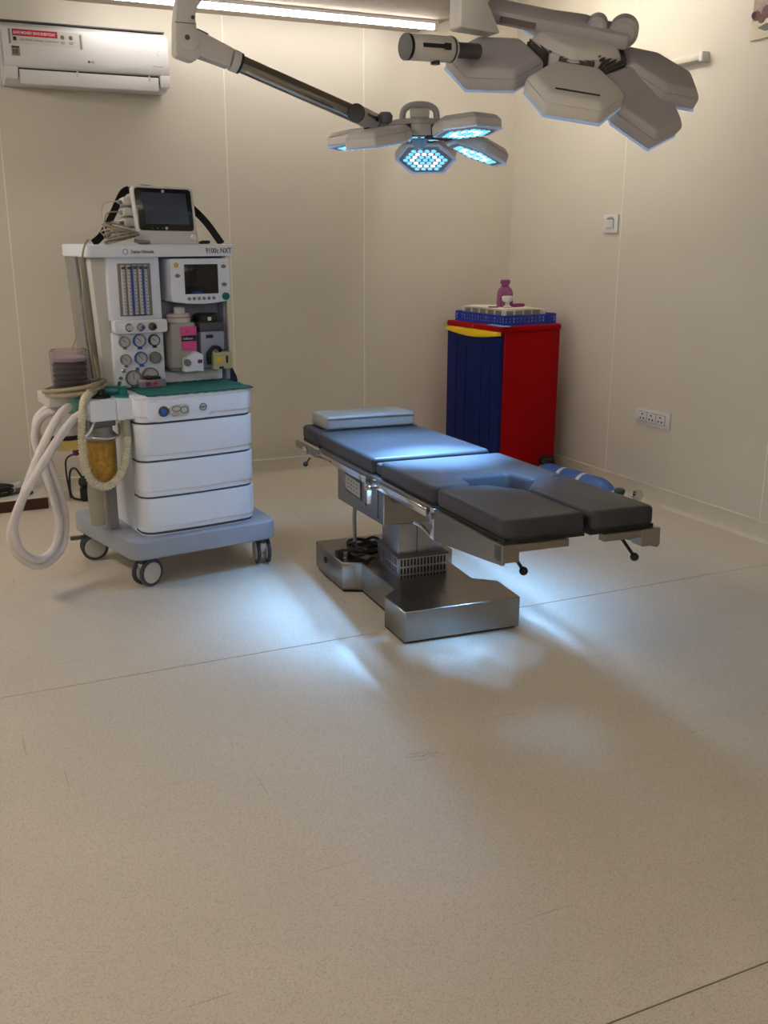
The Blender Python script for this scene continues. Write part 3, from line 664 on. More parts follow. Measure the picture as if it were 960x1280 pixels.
# teal cloth on the worktop
ct = B(); pts2 = rect(-.245, .24, .0, .29)
t = bmesh.new(); nx, ny = 40, 18; gv = []
for j in range(ny+1):
    for i in range(nx+1):
        u = -.232+.47*i/nx; v = -.010+.30*j/ny
        zb = .8135+.0016*math.sin(i*.6)*math.sin(j*.7)+.0012*math.sin(i*1.7+j)
        bowv = -.012*(1-(2*i/nx-1)**2)
        gv.append(t.verts.new((u+.004*math.sin(j*.8), v+bowv*(1-j/ny), zb)))
top = []
for j in range(ny):
    for i in range(nx):
        a = j*(nx+1)+i; top.append(t.faces.new((gv[a], gv[a+1], gv[a+nx+2], gv[a+nx+1])))
r_ = bmesh.ops.extrude_face_region(t, geom=top)
for v in [g for g in r_['geom'] if isinstance(g, bmesh.types.BMVert)]: v.co.z += .004
bmesh.ops.recalc_face_normals(t, faces=t.faces)
ct._add(t)
o = ct.obj('teal_cloth', M_TEAL); o.location = (1.011, 4.035, 0); o.rotation_euler = (0, 0, R(8))
o['label'] = 'teal cloth spread over the worktop of the machine'; o['category'] = 'cloth'
# teal mask holder and small clear box
tm = empty('mask_elbow', 'teal plastic mask connector beside the teal cloth', 'connector', (1.011, 4.035, 0), (0, 0, R(8)))
B().lathe([(.034, 0), (.032, .006), (.018, .014), (.015, .036), (.020, .042)], n=24, M=T((-.29, .105, .8025))).obj('flange', M_TEALP, tm)
B().cyl((-.345, .16, .824), (-.285, .13, .826), .020, .018, n=18, bev=.004).cyl((-.30, .14, .828), (-.285, .15, .858), .007, n=10).obj('elbow', M_TEALP, tm)
bx = empty('clear_box', 'small clear box with red cross label standing under the gauges', 'box', (1.011, 4.035, 0), (0, 0, R(8)))
B().box(-.185, -.075, .185, .238, .8185, .850, .003).obj('box_body', mat('box_clear', (196, 188, 190), .2, trans=.5), bx)
B().box(-.155, -.095, .19, .236, .8505, .862, .002).obj('box_lid', M_BLACK, bx)
B().box(-.126, -.120, .1838, .185, .824, .846).obj('red_cross', M_LABELR, bx); B().box(-.134, -.112, .1838, .185, .832, .838).obj('red_cross', M_LABELR, bx)
B().box(-.165, -.142, .1838, .185, .826, .842).obj('box_label', M_PURPLE, bx)
# vaporisers
v1 = empty('vaporizer', 'grey vaporizer with pink label on the machine', 'vaporizer', (1.011, 4.035, 0), (0, 0, R(8)))
B().prism(roundpoly([(-.022, .235), (.09, .235), (.098, .30), (.098, .355), (-.03, .355), (-.03, .27)], .015, 4), .885, 1.075, .005, 2).obj('body', mat('vaporizer_grey', (166, 163, 158), .45), v1)
B().lathe([(.052, 0), (.052, .03), (.046, .036)], n=32, M=T((.036, .295, 1.0755))).obj('dial', M_OFFW, v1)
B().lathe([(.0535, 0), (.0535, .006)], n=32, M=T((.036, .295, 1.094))).obj('dial_band', mat('band_rose', (170, 130, 136), .5), v1)
B().lathe([(.024, 0), (.024, .024), (.02, .028)], n=24, M=T((.040, .29, 1.1115))).obj('dial_cap', M_WHITE, v1)
B().prism([(.022, .96), (.088, .955), (.092, 1.06), (.016, 1.06)], 0, .006, .001, M=T((0, .2355, 0)) @ RX(90)).obj('pink_label', M_PINK, v1)
B().box(.022, .088, .2275, .2295, .998, 1.022).obj('label_stripe', M_PRINT, v1)
text('Isoflurane', .014, T((.027, .2268, 1.005)), M_WHITE, v1, sx=.8)
text('mL', .014, T((.04, .2285, 1.036)), M_PRINT, v1)
B().prism([(.02, .87), (.105, .87), (.105, .94), (.075, .955), (.02, .925)], 0, .05, .004, M=T((0, .25, 0)) @ RX(90)).obj('filler_block', M_MACH, v1)
B().box(.078, .098, .1985, .2005, .905, .92).obj('filler_label', M_PURPLE, v1)
B().lathe([(.016, 0), (.014, .012)], n=18, M=T((.03, .2005, .91)) @ RX(90)).obj('filler_cap', M_TOWER, v1)
B().box(-.02, .1, .25, .35, .868, .8855, .004).obj('mounting_foot', M_MIDG, v1)
v2 = empty('vaporizer', 'black topped vaporizer with yellow filler at the right of the machine', 'vaporizer', (1.011, 4.035, 0), (0, 0, R(8)))
B().box(.112, .222, .235, .355, .875, 1.035, .008).obj('body', mat('vaporizer_bluegrey', (152, 158, 180), .4), v2)
B().box(.108, .224, .230, .355, 1.0355, 1.072, .006).obj('shoulder', M_DGREY, v2)
B().lathe([(.052, 0), (.052, .028), (.046, .036)], n=32, M=T((.162, .292, 1.0725))).obj('dial', M_BLACK, v2)
B().box(.15, .165, .238, .241, 1.08, 1.095).obj('dial_mark', M_WHITE, v2)
B().box(.135, .168, .2335, .2355, 1.005, 1.02).obj('name_plate', M_PRINT, v2)
B().box(.195, .224, .2335, .2355, .95, .954).obj('printed_line', M_PRINT, v2)
B().box(.150, .238, .195, .234, .872, .945, .005).obj('filler_block', mat('filler_yellow', (176, 166, 120), .5, var=.08), v2)
B().box(.166, .186, .1935, .196, .905, .925).obj('filler_label', M_YEL, v2)
B().box(.207, .216, .1935, .196, .898, .93).obj('filler_slot', M_BLACK, v2)
B().box(.175, .195, .1935, .196, .874, .884).obj('filler_slot', M_BLACK, v2)
B().tube([(.14, .222, .895), (.138, .218, .94), (.155, .212, .965), (.18, .21, .965), (.192, .212, .95)], .009, n=10).obj('filler_bung', M_BLACK, v2)
# hanging blue strap end behind the machine at right
B().tube([(.285, .45, .93), (.292, .42, .88), (.305, .40, .83), (.318, .39, .79), (.318, .40, .74)], .02, flat=(.03, .004)).obj('dark_strap', mat('navy_strap', (24, 28, 52), .8), am)

# ------------------------------------------------------------------ patient monitor on the machine
mo = empty('patient_monitor', 'white patient monitor with black screen on top of the machine', 'monitor', (1.011, 4.035, 0), (0, 0, R(8)))
MO = T((0.004, .275, 1.4005)) @ RX(-7)       # leaning back
front = roundpoly([(-.128, .052), (-.124, 0), (.134, 0), (.134, .04), (.128, .232), (-.138, .238)], [.01, .01, .012, .01, .024, .024], 5)
B().prism(front, -.0, .035, .006, 3, M=MO @ T((0, .035, 0)) @ RX(90)).obj('bezel', M_WHITE, mo)
B().prism(roundpoly([(-.122, .056), (.118, .052), (.116, .222), (-.128, .226)], .016, 5), 0, .004, .001, M=MO @ T((0, .0005, 0)) @ RX(90)).obj('glass', M_SCREEN, mo)
B().prism([(-.092, .082), (.098, .080), (.092, .206), (-.100, .208)], 0, .0025, 0, M=MO @ T((0, -.003, 0)) @ RX(90)).obj('screen', M_LCD, mo)
B().prism(roundpoly([(-.115, .032), (.115, .032), (.105, .215), (-.118, .215)], .02, 4), 0, .11, .008, 2, M=MO @ T((0, .145, 0)) @ RX(90)).obj('rear_case', M_OFFW, mo)
B().lathe([(.014, 0), (.013, .012), (.010, .015)], n=22, M=MO @ T((.112, .0, .026)) @ RX(90)).obj('trim_knob', M_WHITE, mo)
for x, z in ((-.006, .213), (-.004, .064)): B().lathe([(.0065, 0), (.006, .002)], n=16, M=MO @ T((x, -.0035, z)) @ RX(90)).obj('logo_button', M_SILVER, mo)
for k in range(4): B().box(-.068+k*.022, -.062+k*.022, -.0045, -.003, .062, .066, M=MO).obj('touch_icon', M_MIDG, mo) if k != 3 else None
for k in range(4):
    B().box(-.165, -.12, .035, .115, .035+k*.042, .068+k*.042, .004, M=MO).obj('input_module', M_OFFW, mo)
    B().cyl((-.167, .06, .05+k*.042), (-.182, .055, .05+k*.042), .009, .007, n=12, M=MO).obj('cable_plug', M_MIDG if k % 2 else M_CREAMC, mo)
B().box(.11, .15, -.01, .03, .001, .014, .005, M=MO @ T((.035, 0, 0))).obj('probe_clip', M_BLACK, mo)
B().tube([(-.11, .11, .236), (-.145, .10, .215), (-.20, .07, .135), (-.262, .05, .045), (-.31, .03, .008)], .01, flat=(.0018, .015), M=MO).obj('carry_strap', M_STRAP, mo)
B().tube([(-.12, .11, .240), (-.06, .11, .254), (.02, .11, .248), (.09, .11, .238)], .01, flat=(.008, .0018), M=MO).obj('carry_strap', M_STRAP, mo)
B().tube([(.11, .10, .19), (.15, .09, .165), (.20, .06, .10), (.24, .04, .03), (.252, .03, .004)], .01, flat=(.0018, .015), M=MO).obj('carry_strap', M_STRAP, mo)
mc = empty('monitor_cables', 'bundle of beige patient cables coiled beside the monitor', 'cable', (1.011, 4.035, 0), (0, 0, R(8)))
for k in range(9):
    rx = .062+.012*math.sin(k*2.1); z = 1.407+k*.0062
    pts = [(-.205+.006*math.sin(k*1.3)+rx*math.cos(a), .265+.04*math.sin(a), z+.016*math.cos(a+k*.5)+.012) for a in [i/10*2*math.pi for i in range(10)]]
    B().tube(pts, .0036, n=7, sub=4, closed=True).obj('cable_loop', M_CABLE if k % 3 else M_TOWER, mc)
for k in range(4):
    pts = [(-.178, .342, 1.445+k*.042), (-.205-.012*k, .33, 1.452+k*.036), (-.232-.01*k, .31, 1.44+k*.022), (-.255, .28, 1.425)]
    B().tube(pts, .003, n=7).obj('cable_lead', M_OFFW if k in (1, 3) else M_CABLE, mc)
B().tube([(-.155, .245, 1.415), (-.12, .235, 1.41), (-.095, .225, 1.408)], .007, n=8).obj('cable_end', M_MIDG, mc)

# ================================================================== surgical lamps
HEX = [(0, -.05), (0, .05), (.085, .098), (.172, .055), (.172, -.055), (.085, -.098)]
def petal(lamp, az, fold, matb, focus, led=True, roll=0, hr=.085, power=10, slot=False, spot=True, cone=50):
    """az: direction from the hub, fold: outer edge bends down by this angle"""
    M = RZ(az) @ T((hr, 0, -.012)) @ RY(fold) @ T((.012, 0, 0)) @ RX(roll)
    p = empty('petal', parent=lamp)
    p.matrix_local = M; PM[p] = PM[lamp] @ M
    poly = HEX
    b = B(); b.prism(roundpoly(poly, .008, 3), -.012, .012, .003, 2); b.prism(roundpoly(poly, .008, 3), .012, .026, .004, 2, inset=.16)
    b.obj('shell', matb, p)
    B().prism([(.004+(x)*.985, y*.985) for x, y in poly], -.016, -.012).obj('glow_rim', M_RIM, p)
    B().prism([(.086+(x-.086)*.86, y*.86) for x, y in poly], -.0175, -.0155).obj('led_plate', M_LEDPLATE, p)
    if led:
        cy = B(); wh = B(); s = .0205
        for q in range(-3, 4):
            for r in range(-3, 4):
                if abs(q+r) > 3: continue
                x = .086+s*(1.5*q*.577); y = s*(r+q/2)
                d = max(abs(q), abs(r), abs(q+r))
                (wh if d == 2 else cy).cyl((x, y, -.0195), (x, y, -.0172), .0075, n=10)
        cy.obj('led_array', M_LEDC, p, kind='stuff'); wh.obj('led_array', M_LEDW, p, kind='stuff')
    if spot:
        L = bpy.data.lights.new('led_light', 'SPOT'); L.energy = power; L.color = COOL; L.spot_size = R(cone); L.spot_blend = 1; L.shadow_soft_size = .05
        lo = bpy.data.objects.new('led_light', L); COL.objects.link(lo); lo.parent = p
        q = PM[p] @ Vector((.086, 0, -.06)); d = (Vector(focus)-q).normalized()
        lo.matrix_local = PM[p].inverted() @ Matrix.Translation(q) @ d.to_track_quat('-Z', 'Y').to_matrix().to_4x4()
    # corrugated rubber hinge
    hb = B()
    for k in range(6):
        x = -.008-k*.0068
        hb.box(x-.0022, x+.0022, -.036, .036, -.012, .024, .003, 2)
    hb.box(-.046, .0, -.032, .032, -.008, .02)
    hb.obj('hinge_gaiter', M_GASKET, p)
    if slot: B().box(.135, .139, -.04, .045, .018, .0275).obj('panel_slot', M_BLACK, p)
    return p
def lamp_head(name, label, loc, rot, petals, shells, power, hubmat, focus, cone, HS=1.22, hubk=13, hubcone=31, hubfocus=(1.66, 3.15, .66), wide=45):
    e = empty(name, label, 'surgical lamp', loc, rot); e.scale = (HS, HS, HS); PM[e] = PM[e] @ Matrix.Diagonal((HS, HS, HS, 1))
    hub = [(.098*math.cos(R(90+k*72)), .098*math.sin(R(90+k*72))) for k in range(5)]
    hub = [(.1*math.cos(R(k*36+18)), .1*math.sin(R(k*36+18))) if k % 2 else (.088*math.cos(R(k*36+18)), .088*math.sin(R(k*36+18))) for k in range(10)]
    B().prism(roundpoly(hub, .01, 3), -.018, .012, .004, 2).prism(roundpoly(hub, .01, 3), .012, .03, .005, 2, inset=.2).obj('hub', hubmat, e)
    B().prism([(x*.8, y*.8) for x, y in hub], -.0215, -.018).obj('hub_led_plate', M_LEDPLATE, e)
    h = B()
    for k in range(14):
        a = k/14*2*math.pi; h.cyl((.055*math.cos(a), .055*math.sin(a), -.0235), (.055*math.cos(a), .055*math.sin(a), -.021), .008, n=10)
    h.obj('led_array', M_LEDC, e, kind='stuff')
    B().lathe([(.022, 0), (.022, -.012), (.014, -.028), (.012, -.03)], n=20, M=T((0, 0, -.02))).obj('sterile_handle', mat('handle_blue', (150, 190, 226), .35), e)
    L = bpy.data.lights.new('hub_light', 'SPOT'); L.energy = power*hubk; L.color = COOL; L.spot_size = R(hubcone); L.spot_blend = 1; L.shadow_soft_size = .05
    lo = bpy.data.objects.new('hub_light', L); COL.objects.link(lo); lo.parent = e
    q = PM[e] @ Vector((0, 0, -.09)); d = (Vector(hubfocus)-q).normalized()
    lo.matrix_local = PM[e].inverted() @ Matrix.Translation(q) @ d.to_track_quat('-Z', 'Y').to_matrix().to_4x4()
    if wide:            # broad spill of the centre module
        L = bpy.data.lights.new('hub_spill', 'SPOT'); L.energy = wide; L.color = COOL; L.spot_size = R(120); L.spot_blend = 1; L.shadow_soft_size = .12
        lw = bpy.data.objects.new('hub_spill', L); COL.objects.link(lw); lw.parent = e; lw.location = (0, 0, -.10)
    for (az, fold, opt), sh in zip(petals, shells): petal(e, az, fold, sh, focus, power=power, cone=cone, **opt)
    return e
# lamp above the table
l1 = lamp_head('surgical_lamp', 'surgical lamp with lit blue LED petals above the table, on long steel arm', (1.695, 3.4, 1.80), (0, 0, R(-27)),
    [(84, 25, {}), (14, 21, {}), (-44, -6, {}), (-128, 12, {}), (168, 6, {})], [M_LAMPW]*5, LED_SPOT, M_LAMPW, (1.69, 3.40, .60), 56)
# top handle arch and small knob on the hub
B().tube([(-.05, -.03, .03), (-.045, -.03, .055), (-.02, -.03, .068), (.02, -.03, .068), (.045, -.03, .055), (.05, -.03, .03)], .009, n=10).obj('top_arch', M_LAMPG, l1)
B().box(-.028, .028, -.06, .02, .03, .058, .008).obj('arch_block', M_LAMPW, l1)
B().lathe([(.02, 0), (.022, .02), (.014, .03)], n=18, M=T((-.1, -.02, .02))).obj('hub_knob', M_MIDG, l1)
def yoke(lamp, a, b, r):
    a = Vector(a); b = Vector(b); d = (b-a).normalized()
    B().cyl(a, b, r, n=28, bev=.003).obj('yoke', M_LAMPW, lamp, world=True)
    B().cyl(a-d*.004, a+d*.004, r*1.02, n=28).obj('yoke_end_cap', M_BLACK, lamp, world=True)
    B().cyl(b-d*.012, b-d*.007, r*1.04, n=28).obj('yoke_ring', M_DGREY, lamp, world=True)
    x = d; z = Vector((0, 0, 1)); y = z.cross(x).normalized(); z = x.cross(y)
    MM = Matrix((( x.x, y.x, z.x, a.x), (x.y, y.y, z.y, a.y), (x.z, y.z, z.z, a.z), (0, 0, 0, 1)))
    ln = (b-a).length
    for sgn in (-1, 1):
        B().box(ln*.2, ln*.72, sgn*r-.0025, sgn*r+.0025, -.003, .006, M=MM).obj('yoke_slot', M_BLACK, lamp, world=True)
        B().box(ln*.66, ln*.8, sgn*r-.003, sgn*r+.003, -.006, .009, .001, M=MM).obj('slot_latch', M_BLACK, lamp, world=True)
    B().cyl(a+d*ln*.62+Vector((0, 0, -r-.006)), a+d*ln*.62+Vector((0, 0, -r+.004)), .011, n=16).obj('yoke_screw', M_BLACK, lamp, world=True)
A = Vector((.863, 3.4, 2.038)); E1 = Vector((1.458, 3.42, 1.845)); C0 = A.lerp(E1, .22); C1 = A.lerp(E1, .27)
B().cyl(C1, E1, .0275, n=32).obj('arm_tube', M_ARM, l1, world=True)
B().cyl(A.lerp(E1, .245), A.lerp(E1, .285), .034, n=28, bev=.002).obj('arm_collar', M_LAMPW, l1, world=True)
B().cyl(A.lerp(E1, .283), A.lerp(E1, .297), .033, n=28).obj('collar_ring', M_BLACK, l1, world=True)
dA = (E1-A).normalized(); up = Vector((0, 1, 0)).cross(dA).normalized()*-1
MA = Matrix(((dA.x, 0, up.x, A.x), (dA.y, 1, up.y, A.y), (dA.z, 0, up.z, A.z), (0, 0, 0, 1)))
B().prism(roundpoly([(-.045, -.035), (.06, -.035), (.15, -.030), (.15, .030), (.06, .036), (-.03, .04)], [.03, .01, .006, .006, .01, .03], 5), -.026, .026, .004, 2, M=MA @ RX(90)).obj('arm_knuckle', M_LAMPW, l1, world=True)
B().cyl(A+Vector((.0, -.034, 0)), A+Vector((0, .034, 0)), .036, n=30, bev=.003).obj('knuckle_disc', M_LAMPW, l1, world=True)
B().cyl(A+Vector((-.006, -.037, .002)), A+Vector((-.006, -.030, .002)), .008, n=16).obj('pivot_screw', M_DGREY, l1, world=True)
B().box(.015, .06, -.012, .012, .036, .044, .002, M=MA).obj('tension_rack', M_DGREY, l1, world=True)
B().prism(roundpoly([(0.818, 1.987), (0.877, 1.971), (0.903, 1.992), (0.887, 2.098), (0.892, 2.125), (0.956, 2.215), (0.898, 2.257), (0.834, 2.151), (0.823, 2.087)], .012, 4), -.028, .028, .005, 2, M=T((0, 3.4, 0)) @ RX(90)).obj('arm_elbow', M_LAMPW, l1, world=True)
B().box(.822, .890, 3.370, 3.373, 2.081, 2.084).obj('elbow_seam', M_MIDG, l1, world=True)
B().cyl((.879, 3.368, 2.10), (.879, 3.374, 2.10), .006, n=12).obj('elbow_screw', M_DGREY, l1, world=True)
B().tube([(.918, 3.4, 2.215), (1.0, 3.36, 2.29), (1.12, 3.2, 2.36), (1.25, 3.0, 2.41)], .03, n=18).obj('upper_arm', M_LAMPW, l1, world=True)
B().cyl((1.25, 3.0, 2.38), (1.25, 3.0, ZC), .045, n=28).obj('ceiling_column', M_LAMPW, l1, world=True)
B().lathe([(.13, 0), (.12, -.05), (.06, -.08)], n=32, M=T((1.25, 3.0, ZC))).obj('ceiling_cover', M_LAMPW, l1, world=True)
yoke(l1, E1+Vector((-.022, -.050, .0)), E1+Vector((.085, .045, -.016)), .031)
B().tube([E1+Vector((.08, .04, -.014)), E1+Vector((.14, .02, -.03)), (1.64, 3.38, 1.81)], .016, n=12).obj('yoke_arm', M_LAMPW, l1, world=True)
B().cyl(E1+Vector((.12, .03, -.0)), E1+Vector((.12, .03, -.03)), .012, n=14).obj('brake_screw', M_BLACK, l1, world=True)
# second lamp, nearer the viewer
l2 = lamp_head('surgical_lamp', 'surgical lamp with folded grey petals hanging nearest at the top right', (1.575, 2.28, 1.895), (R(28), R(12), R(-34)),
    [(-146, 8, {}), (-84, 3, {'slot': True}), (-28, 26, {}), (10, 14, {}), (100, 8, {})], [M_LAMPG, M_LAMPW, M_LAMPG, M_LAMPG, M_LAMPG], LED_SPOT2, M_LAMPW, (1.645, 2.74, .66), 24, 1.22, .5, 24, (1.645, 2.74, .66), 0)
B().box(-.20, .10, -.02, .055, .022, .052, .008).obj('spine', M_LAMPG, l2)
B().box(-.165, -.09, -.022, -.02, .03, .042).obj('spine_plate', mat('plate_rose', (112, 96, 96), .5), l2)
B().lathe([(.03, 0), (.03, .028), (.022, .036)], n=22, M=T((.085, .03, .048)) @ RX(90)).obj('hub_knob', M_LAMPG, l2)
B().lathe([(.02, 0), (.02, .028), (.014, .034)], n=18, M=T((.03, .03, .05)) @ RX(90)).obj('hub_knob', M_LAMPG, l2)
yoke(l2, (1.081, 2.24, 1.861), (1.213, 2.262, 1.867), .0285)
B().cyl((1.21, 2.262, 1.867), (1.288, 2.274, 1.87), .018, n=16).obj('yoke_pin', M_DGREY, l2, world=True)
B().prism(roundpoly([(1.271, 1.932), (1.383, 1.926), (1.344, 1.993), (1.333, 2.1), (1.266, 2.1), (1.271, 1.999)], .008, 3), -.03, .03, .004, 2, M=T((0, 2.36, 0)) @ RX(90)).obj('arm_knuckle', M_LAMPW, l2, world=True)
B().tube([(1.30, 2.36, 2.08), (1.295, 2.38, 2.20), (1.28, 2.52, 2.36), (1.26, 2.80, 2.45), (1.25, 2.955, 2.47)], .03, n=18).obj('spring_arm', M_LAMPW, l2, world=True)

# ================================================================== cabinet in the corner and what stands on it
cb_ = empty('storage_cabinet', 'red plastic cabinet with navy blue door and yellow handle', 'cabinet', (3.02, 4.95, 0), (0, 0, R(7)))
mc_ = cb_
B().box(.012, .43, 0, .545, .03, .90, .008, 3).obj('body', M_RED, mc_)
B().box(.05, .41, .02, .52, 0, .031).obj('plinth', M_BLACK, mc_)
B().prism(roundpoly(rect(-.012, .435, -.006, .552), .015, 4), .898, .932, .008, 3).obj('top_lid', M_RED, mc_)
dr = B().box(-.012, .012, .008, .538, .05, .872, .005, 3).obj('door', M_NAVY, mc_)
for y in (.10, .19, .345, .44): B().box(-.0145, -.01, y-.006, y+.006, .07, .83, .002).obj('door_rib', M_NAVY, dr)
pts = [(.012, .895), (.535, .895)]
B().prism([(.535, .900), (.012, .900)]+[(.012+.523*t, .878-.022*math.sin(math.pi*t)) for t in [i/12 for i in range(13)]], -.034, -.006, .004, 2, M=MS).obj('handle', M_YEL, dr)
B().cyl((-.016, .28, .915), (-.012, .28, .915), .01, n=14).obj('lock', mat('lock_red', (150, 40, 44), .4), mc_)
# blue basket
bk = empty('basket', 'shallow blue plastic basket on top of the red cabinet', 'basket', (3.02, 4.95, .932), (0, 0, R(7)))
x0, x1, y0, y1, hh = .02, .405, .02, .50, .060
B().box(x0, x1, y0, y1, .001, .005).obj('basket_floor', M_BLUEB, bk)
def slatwall(a, b, fixed, axis, nm):
    t = B()
    def bb(s0, s1, z0, z1):
        if axis == 'x': t.box(s0, s1, fixed-.002, fixed+.002, z0, z1)
        else: t.box(fixed-.002, fixed+.002, s0, s1, z0, z1)
    bb(a, b, .001, .018); bb(a, b, .028, .034); bb(a, b, hh-.014, hh)
    n = int((b-a)/.026)
    for k in range(n+1): s = a+(b-a)*k/n; bb(max(a, s-.006), min(b, s+.006), .001, hh)
    t.obj(nm, M_BLUEB, bk)
slatwall(x0, x1, y0, 'x', 'basket_wall'); slatwall(x0, x1, y1, 'x', 'basket_wall'); slatwall(y0, y1, x0, 'y', 'basket_wall'); slatwall(y0, y1, x1, 'y', 'basket_wall')
og = empty('organizer_tray', 'cream compartment tray lying in the blue basket', 'tray', (3.02, 4.95, .938), (0, 0, R(7)))
B().box(.04, .33, .05, .46, .0, .082, .003).obj('tray_body', M_CREAMC, og)
for k in range(4): B().box(.055+k*.066, .105+k*.066, .048, .0505, .012, .076).obj('compartment', M_TOWER, og)
for k in range(5): B().box(.0385, .0405, .075+k*.075, .13+k*.075, .012, .076).obj('compartment', M_TOWER, og)
B().prism([(.03, .07), (.26, .03), (.34, .30), (.12, .46), (.03, .42)], .0825, .088).obj('loose_lid', mat('cream_lid', (222, 212, 196), .6), og)
o = B().box(-.028, .028, -.07, .07, 0, .072, .006).obj('paper_stack', mat('paper', (222, 218, 206), .7, var=.08, scale=20)); o.location = (3.363, 5.16, .9375); o.rotation_euler = (0, 0, R(7))
o['label'] = 'small cream packet at the right end of the blue basket'; o['category'] = 'packet'
pc = empty('drawstring_pouch', 'mauve drawstring mesh pouch standing on the cream tray', 'pouch', (3.155, 5.17, 1.0265), (0, 0, R(7)))
B().lathe([(.03, 0), (.052, .004), (.054, .03), (.052, .085), (.042, .105), (.022, .118), (.020, .124), (.034, .140), (.030, .156), (.008, .158)], n=24).warp(lambda c: (c.x*1.05, c.y*.6, c.z)).obj('bag', M_POUCH, pc, sharp=70)
B().lathe([(.024, .117), (.026, .120), (.024, .124)], n=20).warp(lambda c: (c.x, c.y*.7, c.z)).obj('drawstring', M_PURPLE, pc)
o = B().lathe([(.02, 0), (.026, .006), (.012, .016), (.012, .03), (.03, .04), (.034, .062), (.026, .068)], n=22).obj('nebulizer_cup', M_WHITE); o.location = (3.125, 5.09, 1.0265)
o['label'] = 'small white plastic cup in front of the mauve pouch'; o['category'] = 'cup'
o = B().box(-.045, .045, -.02, .02, 0, .02, .008).obj('small_case', M_PURPLE); o.location = (3.225, 5.14, 1.0265); o.rotation_euler = (0, 0, .2)
o['label'] = 'small purple case beside the mauve pouch'; o['category'] = 'case'
o = B().box(-.03, .03, -.006, .006, 0, .006, .002).obj('marker_pen', M_BLACK); o.location = (3.06, 5.14, 1.0265); o.rotation_euler = (0, 0, -.5)
o['label'] = 'short black pen lying on the cream tray'; o['category'] = 'pen'
o = B().prism([(-.10, -.02), (.05, -.04), (.07, .02), (-.08, .03)], 0, .004).obj('blue_packet', mat('pale_blue_packet', (150, 180, 214), .4)); o.location = (3.02, 5.02, .9325); o.rotation_euler = (0, 0, R(97))
o['label'] = 'flat pale blue packet tucked beside the blue basket'; o['category'] = 'packet'

# jar on the floor before the cabinet, gas cylinders beside the wall
jr = empty('small_jar', 'small yellow jar with black lid on the floor by the cabinet', 'jar', (3.315, 4.885, 0))
B().lathe([(.042, 0), (.045, .005), (.045, .108), (.040, .114)], n=24).obj('jar_body', mat('jar_yellow', (196, 176, 60), .4, var=.2, scale=40), jr)
B().lathe([(.047, .1145), (.047, .150), (.040, .156)], n=24).obj('jar_lid', M_BLACK, jr)
def gas_cylinder(label, loc, rz, ln, r, valve):
    e = empty('gas_cylinder', label, 'gas cylinder', loc, (0, 0, R(rz)))
    MZ = T((0, 0, r)) @ RX(90)           # axis along -y (towards the viewer)
    B().lathe([(r*.6, -ln/2), (r*.92, -ln/2+.015), (r, -ln/2+.04), (r, ln/2-.12), (r*.93, ln/2-.08), (r*.7, ln/2-.035), (r*.35, ln/2-.01), (r*.28, ln/2)], n=36, M=MZ).obj('bottle', M_CYL, e)
    for zb in (-.11, .055): B().lathe([(r*1.005, -.0125), (r*1.01, -.0115), (r*1.01, .0115), (r*1.005, .0125)], n=36, M=MZ @ T((0, 0, zb))).obj('white_band', M_WHITE, e)
    B().lathe([(r*.3, 0), (r*.34, .004), (r*.34, .03), (r*.2, .034)], n=20, M=MZ @ T((0, 0, ln/2))).obj('neck_collar', M_WHITE, e)
    if valve:
        y = -ln/2-.045
        B().box(-.016, .016, y-.03, y+.012, r-.016, r+.016, .004).obj('valve_body', M_CHROME, e)
        B().lathe([(.026, 0), (.03, .008), (.03, .022), (.022, .028)], n=10, M=T((0, y-.004, r+.016))).obj('handwheel', M_GREEN, e)
        B().cyl((.01, y-.02, r), (.075, y-.045, r-.01), .010, n=14).obj('outlet', M_CHROME, e)
        B().lathe([(.03, 0), (.03, .018), (.026, .022)], n=22, M=T((.085, y-.05, r+.006)) @ RX(70)).obj('pressure_gauge', M_CHROME, e)
        B().cyl((-.01, y-.03, r-.005), (-.02, y-.075, r-.03), .009, n=12).obj('regulator_stem', M_BLACK, e)
    return e
gas_cylinder('blue gas cylinder with two white bands lying on the floor by the right wall', (3.285, 4.53, 0), 8, .56, .074, True)

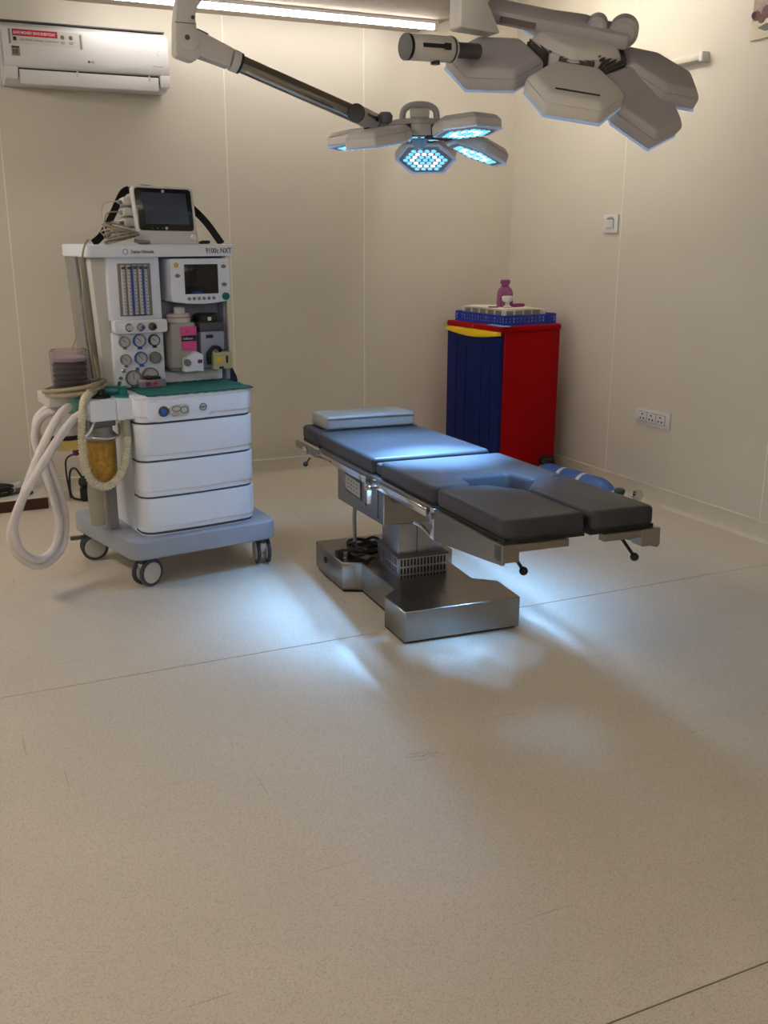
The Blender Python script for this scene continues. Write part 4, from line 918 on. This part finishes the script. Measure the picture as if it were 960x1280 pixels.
# ------------------------------------------------------------------ things on the floor at the far left
bxo = empty('flat_box', 'flat dark brown box with white top on the floor by the back wall', 'box', (.26, 5.60, 0), (0, 0, R(1)))
B().box(-.255, .25, -.11, .11, 0, .062, .002).obj('box_side', M_BROWN, bxo)
B().box(-.26, .255, -.115, .115, .062, .070, .002).obj('box_top', mat('box_top_white', (196, 190, 182), .5, var=.1), bxo)
cl = empty('cable_coil', 'coil of black cable lying on the flat brown box', 'cable', (.26, 5.60, .0705))
for k in range(5):
    rx = .115+.01*math.sin(k*2); pts = [(-.05+rx*1.1*math.cos(a), .02+.07*math.sin(a), .008+k*.0095+.003*math.sin(2*a+k)) for a in [i/12*2*math.pi for i in range(12)]]
    B().tube(pts, .0065, n=8, sub=4, closed=True).obj('cable_loop', M_RUBBER, cl)
B().tube([(.06, -.03, .008), (.12, -.01, .012), (.17, .0, .012), (.18, -.04, .010), (.15, -.07, .008)], .006, n=8).obj('cable_tail', M_RUBBER, cl)
B().box(.10, .15, .0, .035, .001, .028, .005).obj('connector', M_DGREY, cl)
o = B().box(-.02, .02, -.012, .012, 0, .05, .005, M=RY(-25)).obj('white_clip', M_WHITE); o.location = (.395, 5.66, .075)
o['label'] = 'small white clip standing on the flat brown box'; o['category'] = 'clip'
o = B().box(-.032, .032, -.03, .03, 0, .058, .005).obj('white_adapter', M_OFFW); o.location = (.605, 5.645, 0)
o['label'] = 'small cream power adapter on the floor by the back wall'; o['category'] = 'adapter'
pk = empty('power_plug', 'tangle of black mains lead and plug on the floor behind the machine', 'plug', (.735, 5.58, 0))
B().box(-.04, .03, -.03, .03, .0, .075, .010).obj('plug_body', M_RUBBER, pk)
B().ball((-.01, .01, .105), .036, (1, .8, 1)).obj('cable_knot', M_RUBBER, pk)
B().tube([(-.01, .0, .10), (-.05, .02, .18), (-.08, .03, .17), (-.09, .03, .10), (-.085, .02, .03), (-.05, .0, .010), (.03, -.02, .008)], .006, n=8).obj('lead', M_RUBBER, pk)
B().tube([(-.085, .06, .007), (-.09, .07, .05), (-.10, .06, .16), (-.09, .05, .24), (-.02, .02, .27), (.05, -.02, .27)], .005, n=8).obj('lead', M_RUBBER, pk)
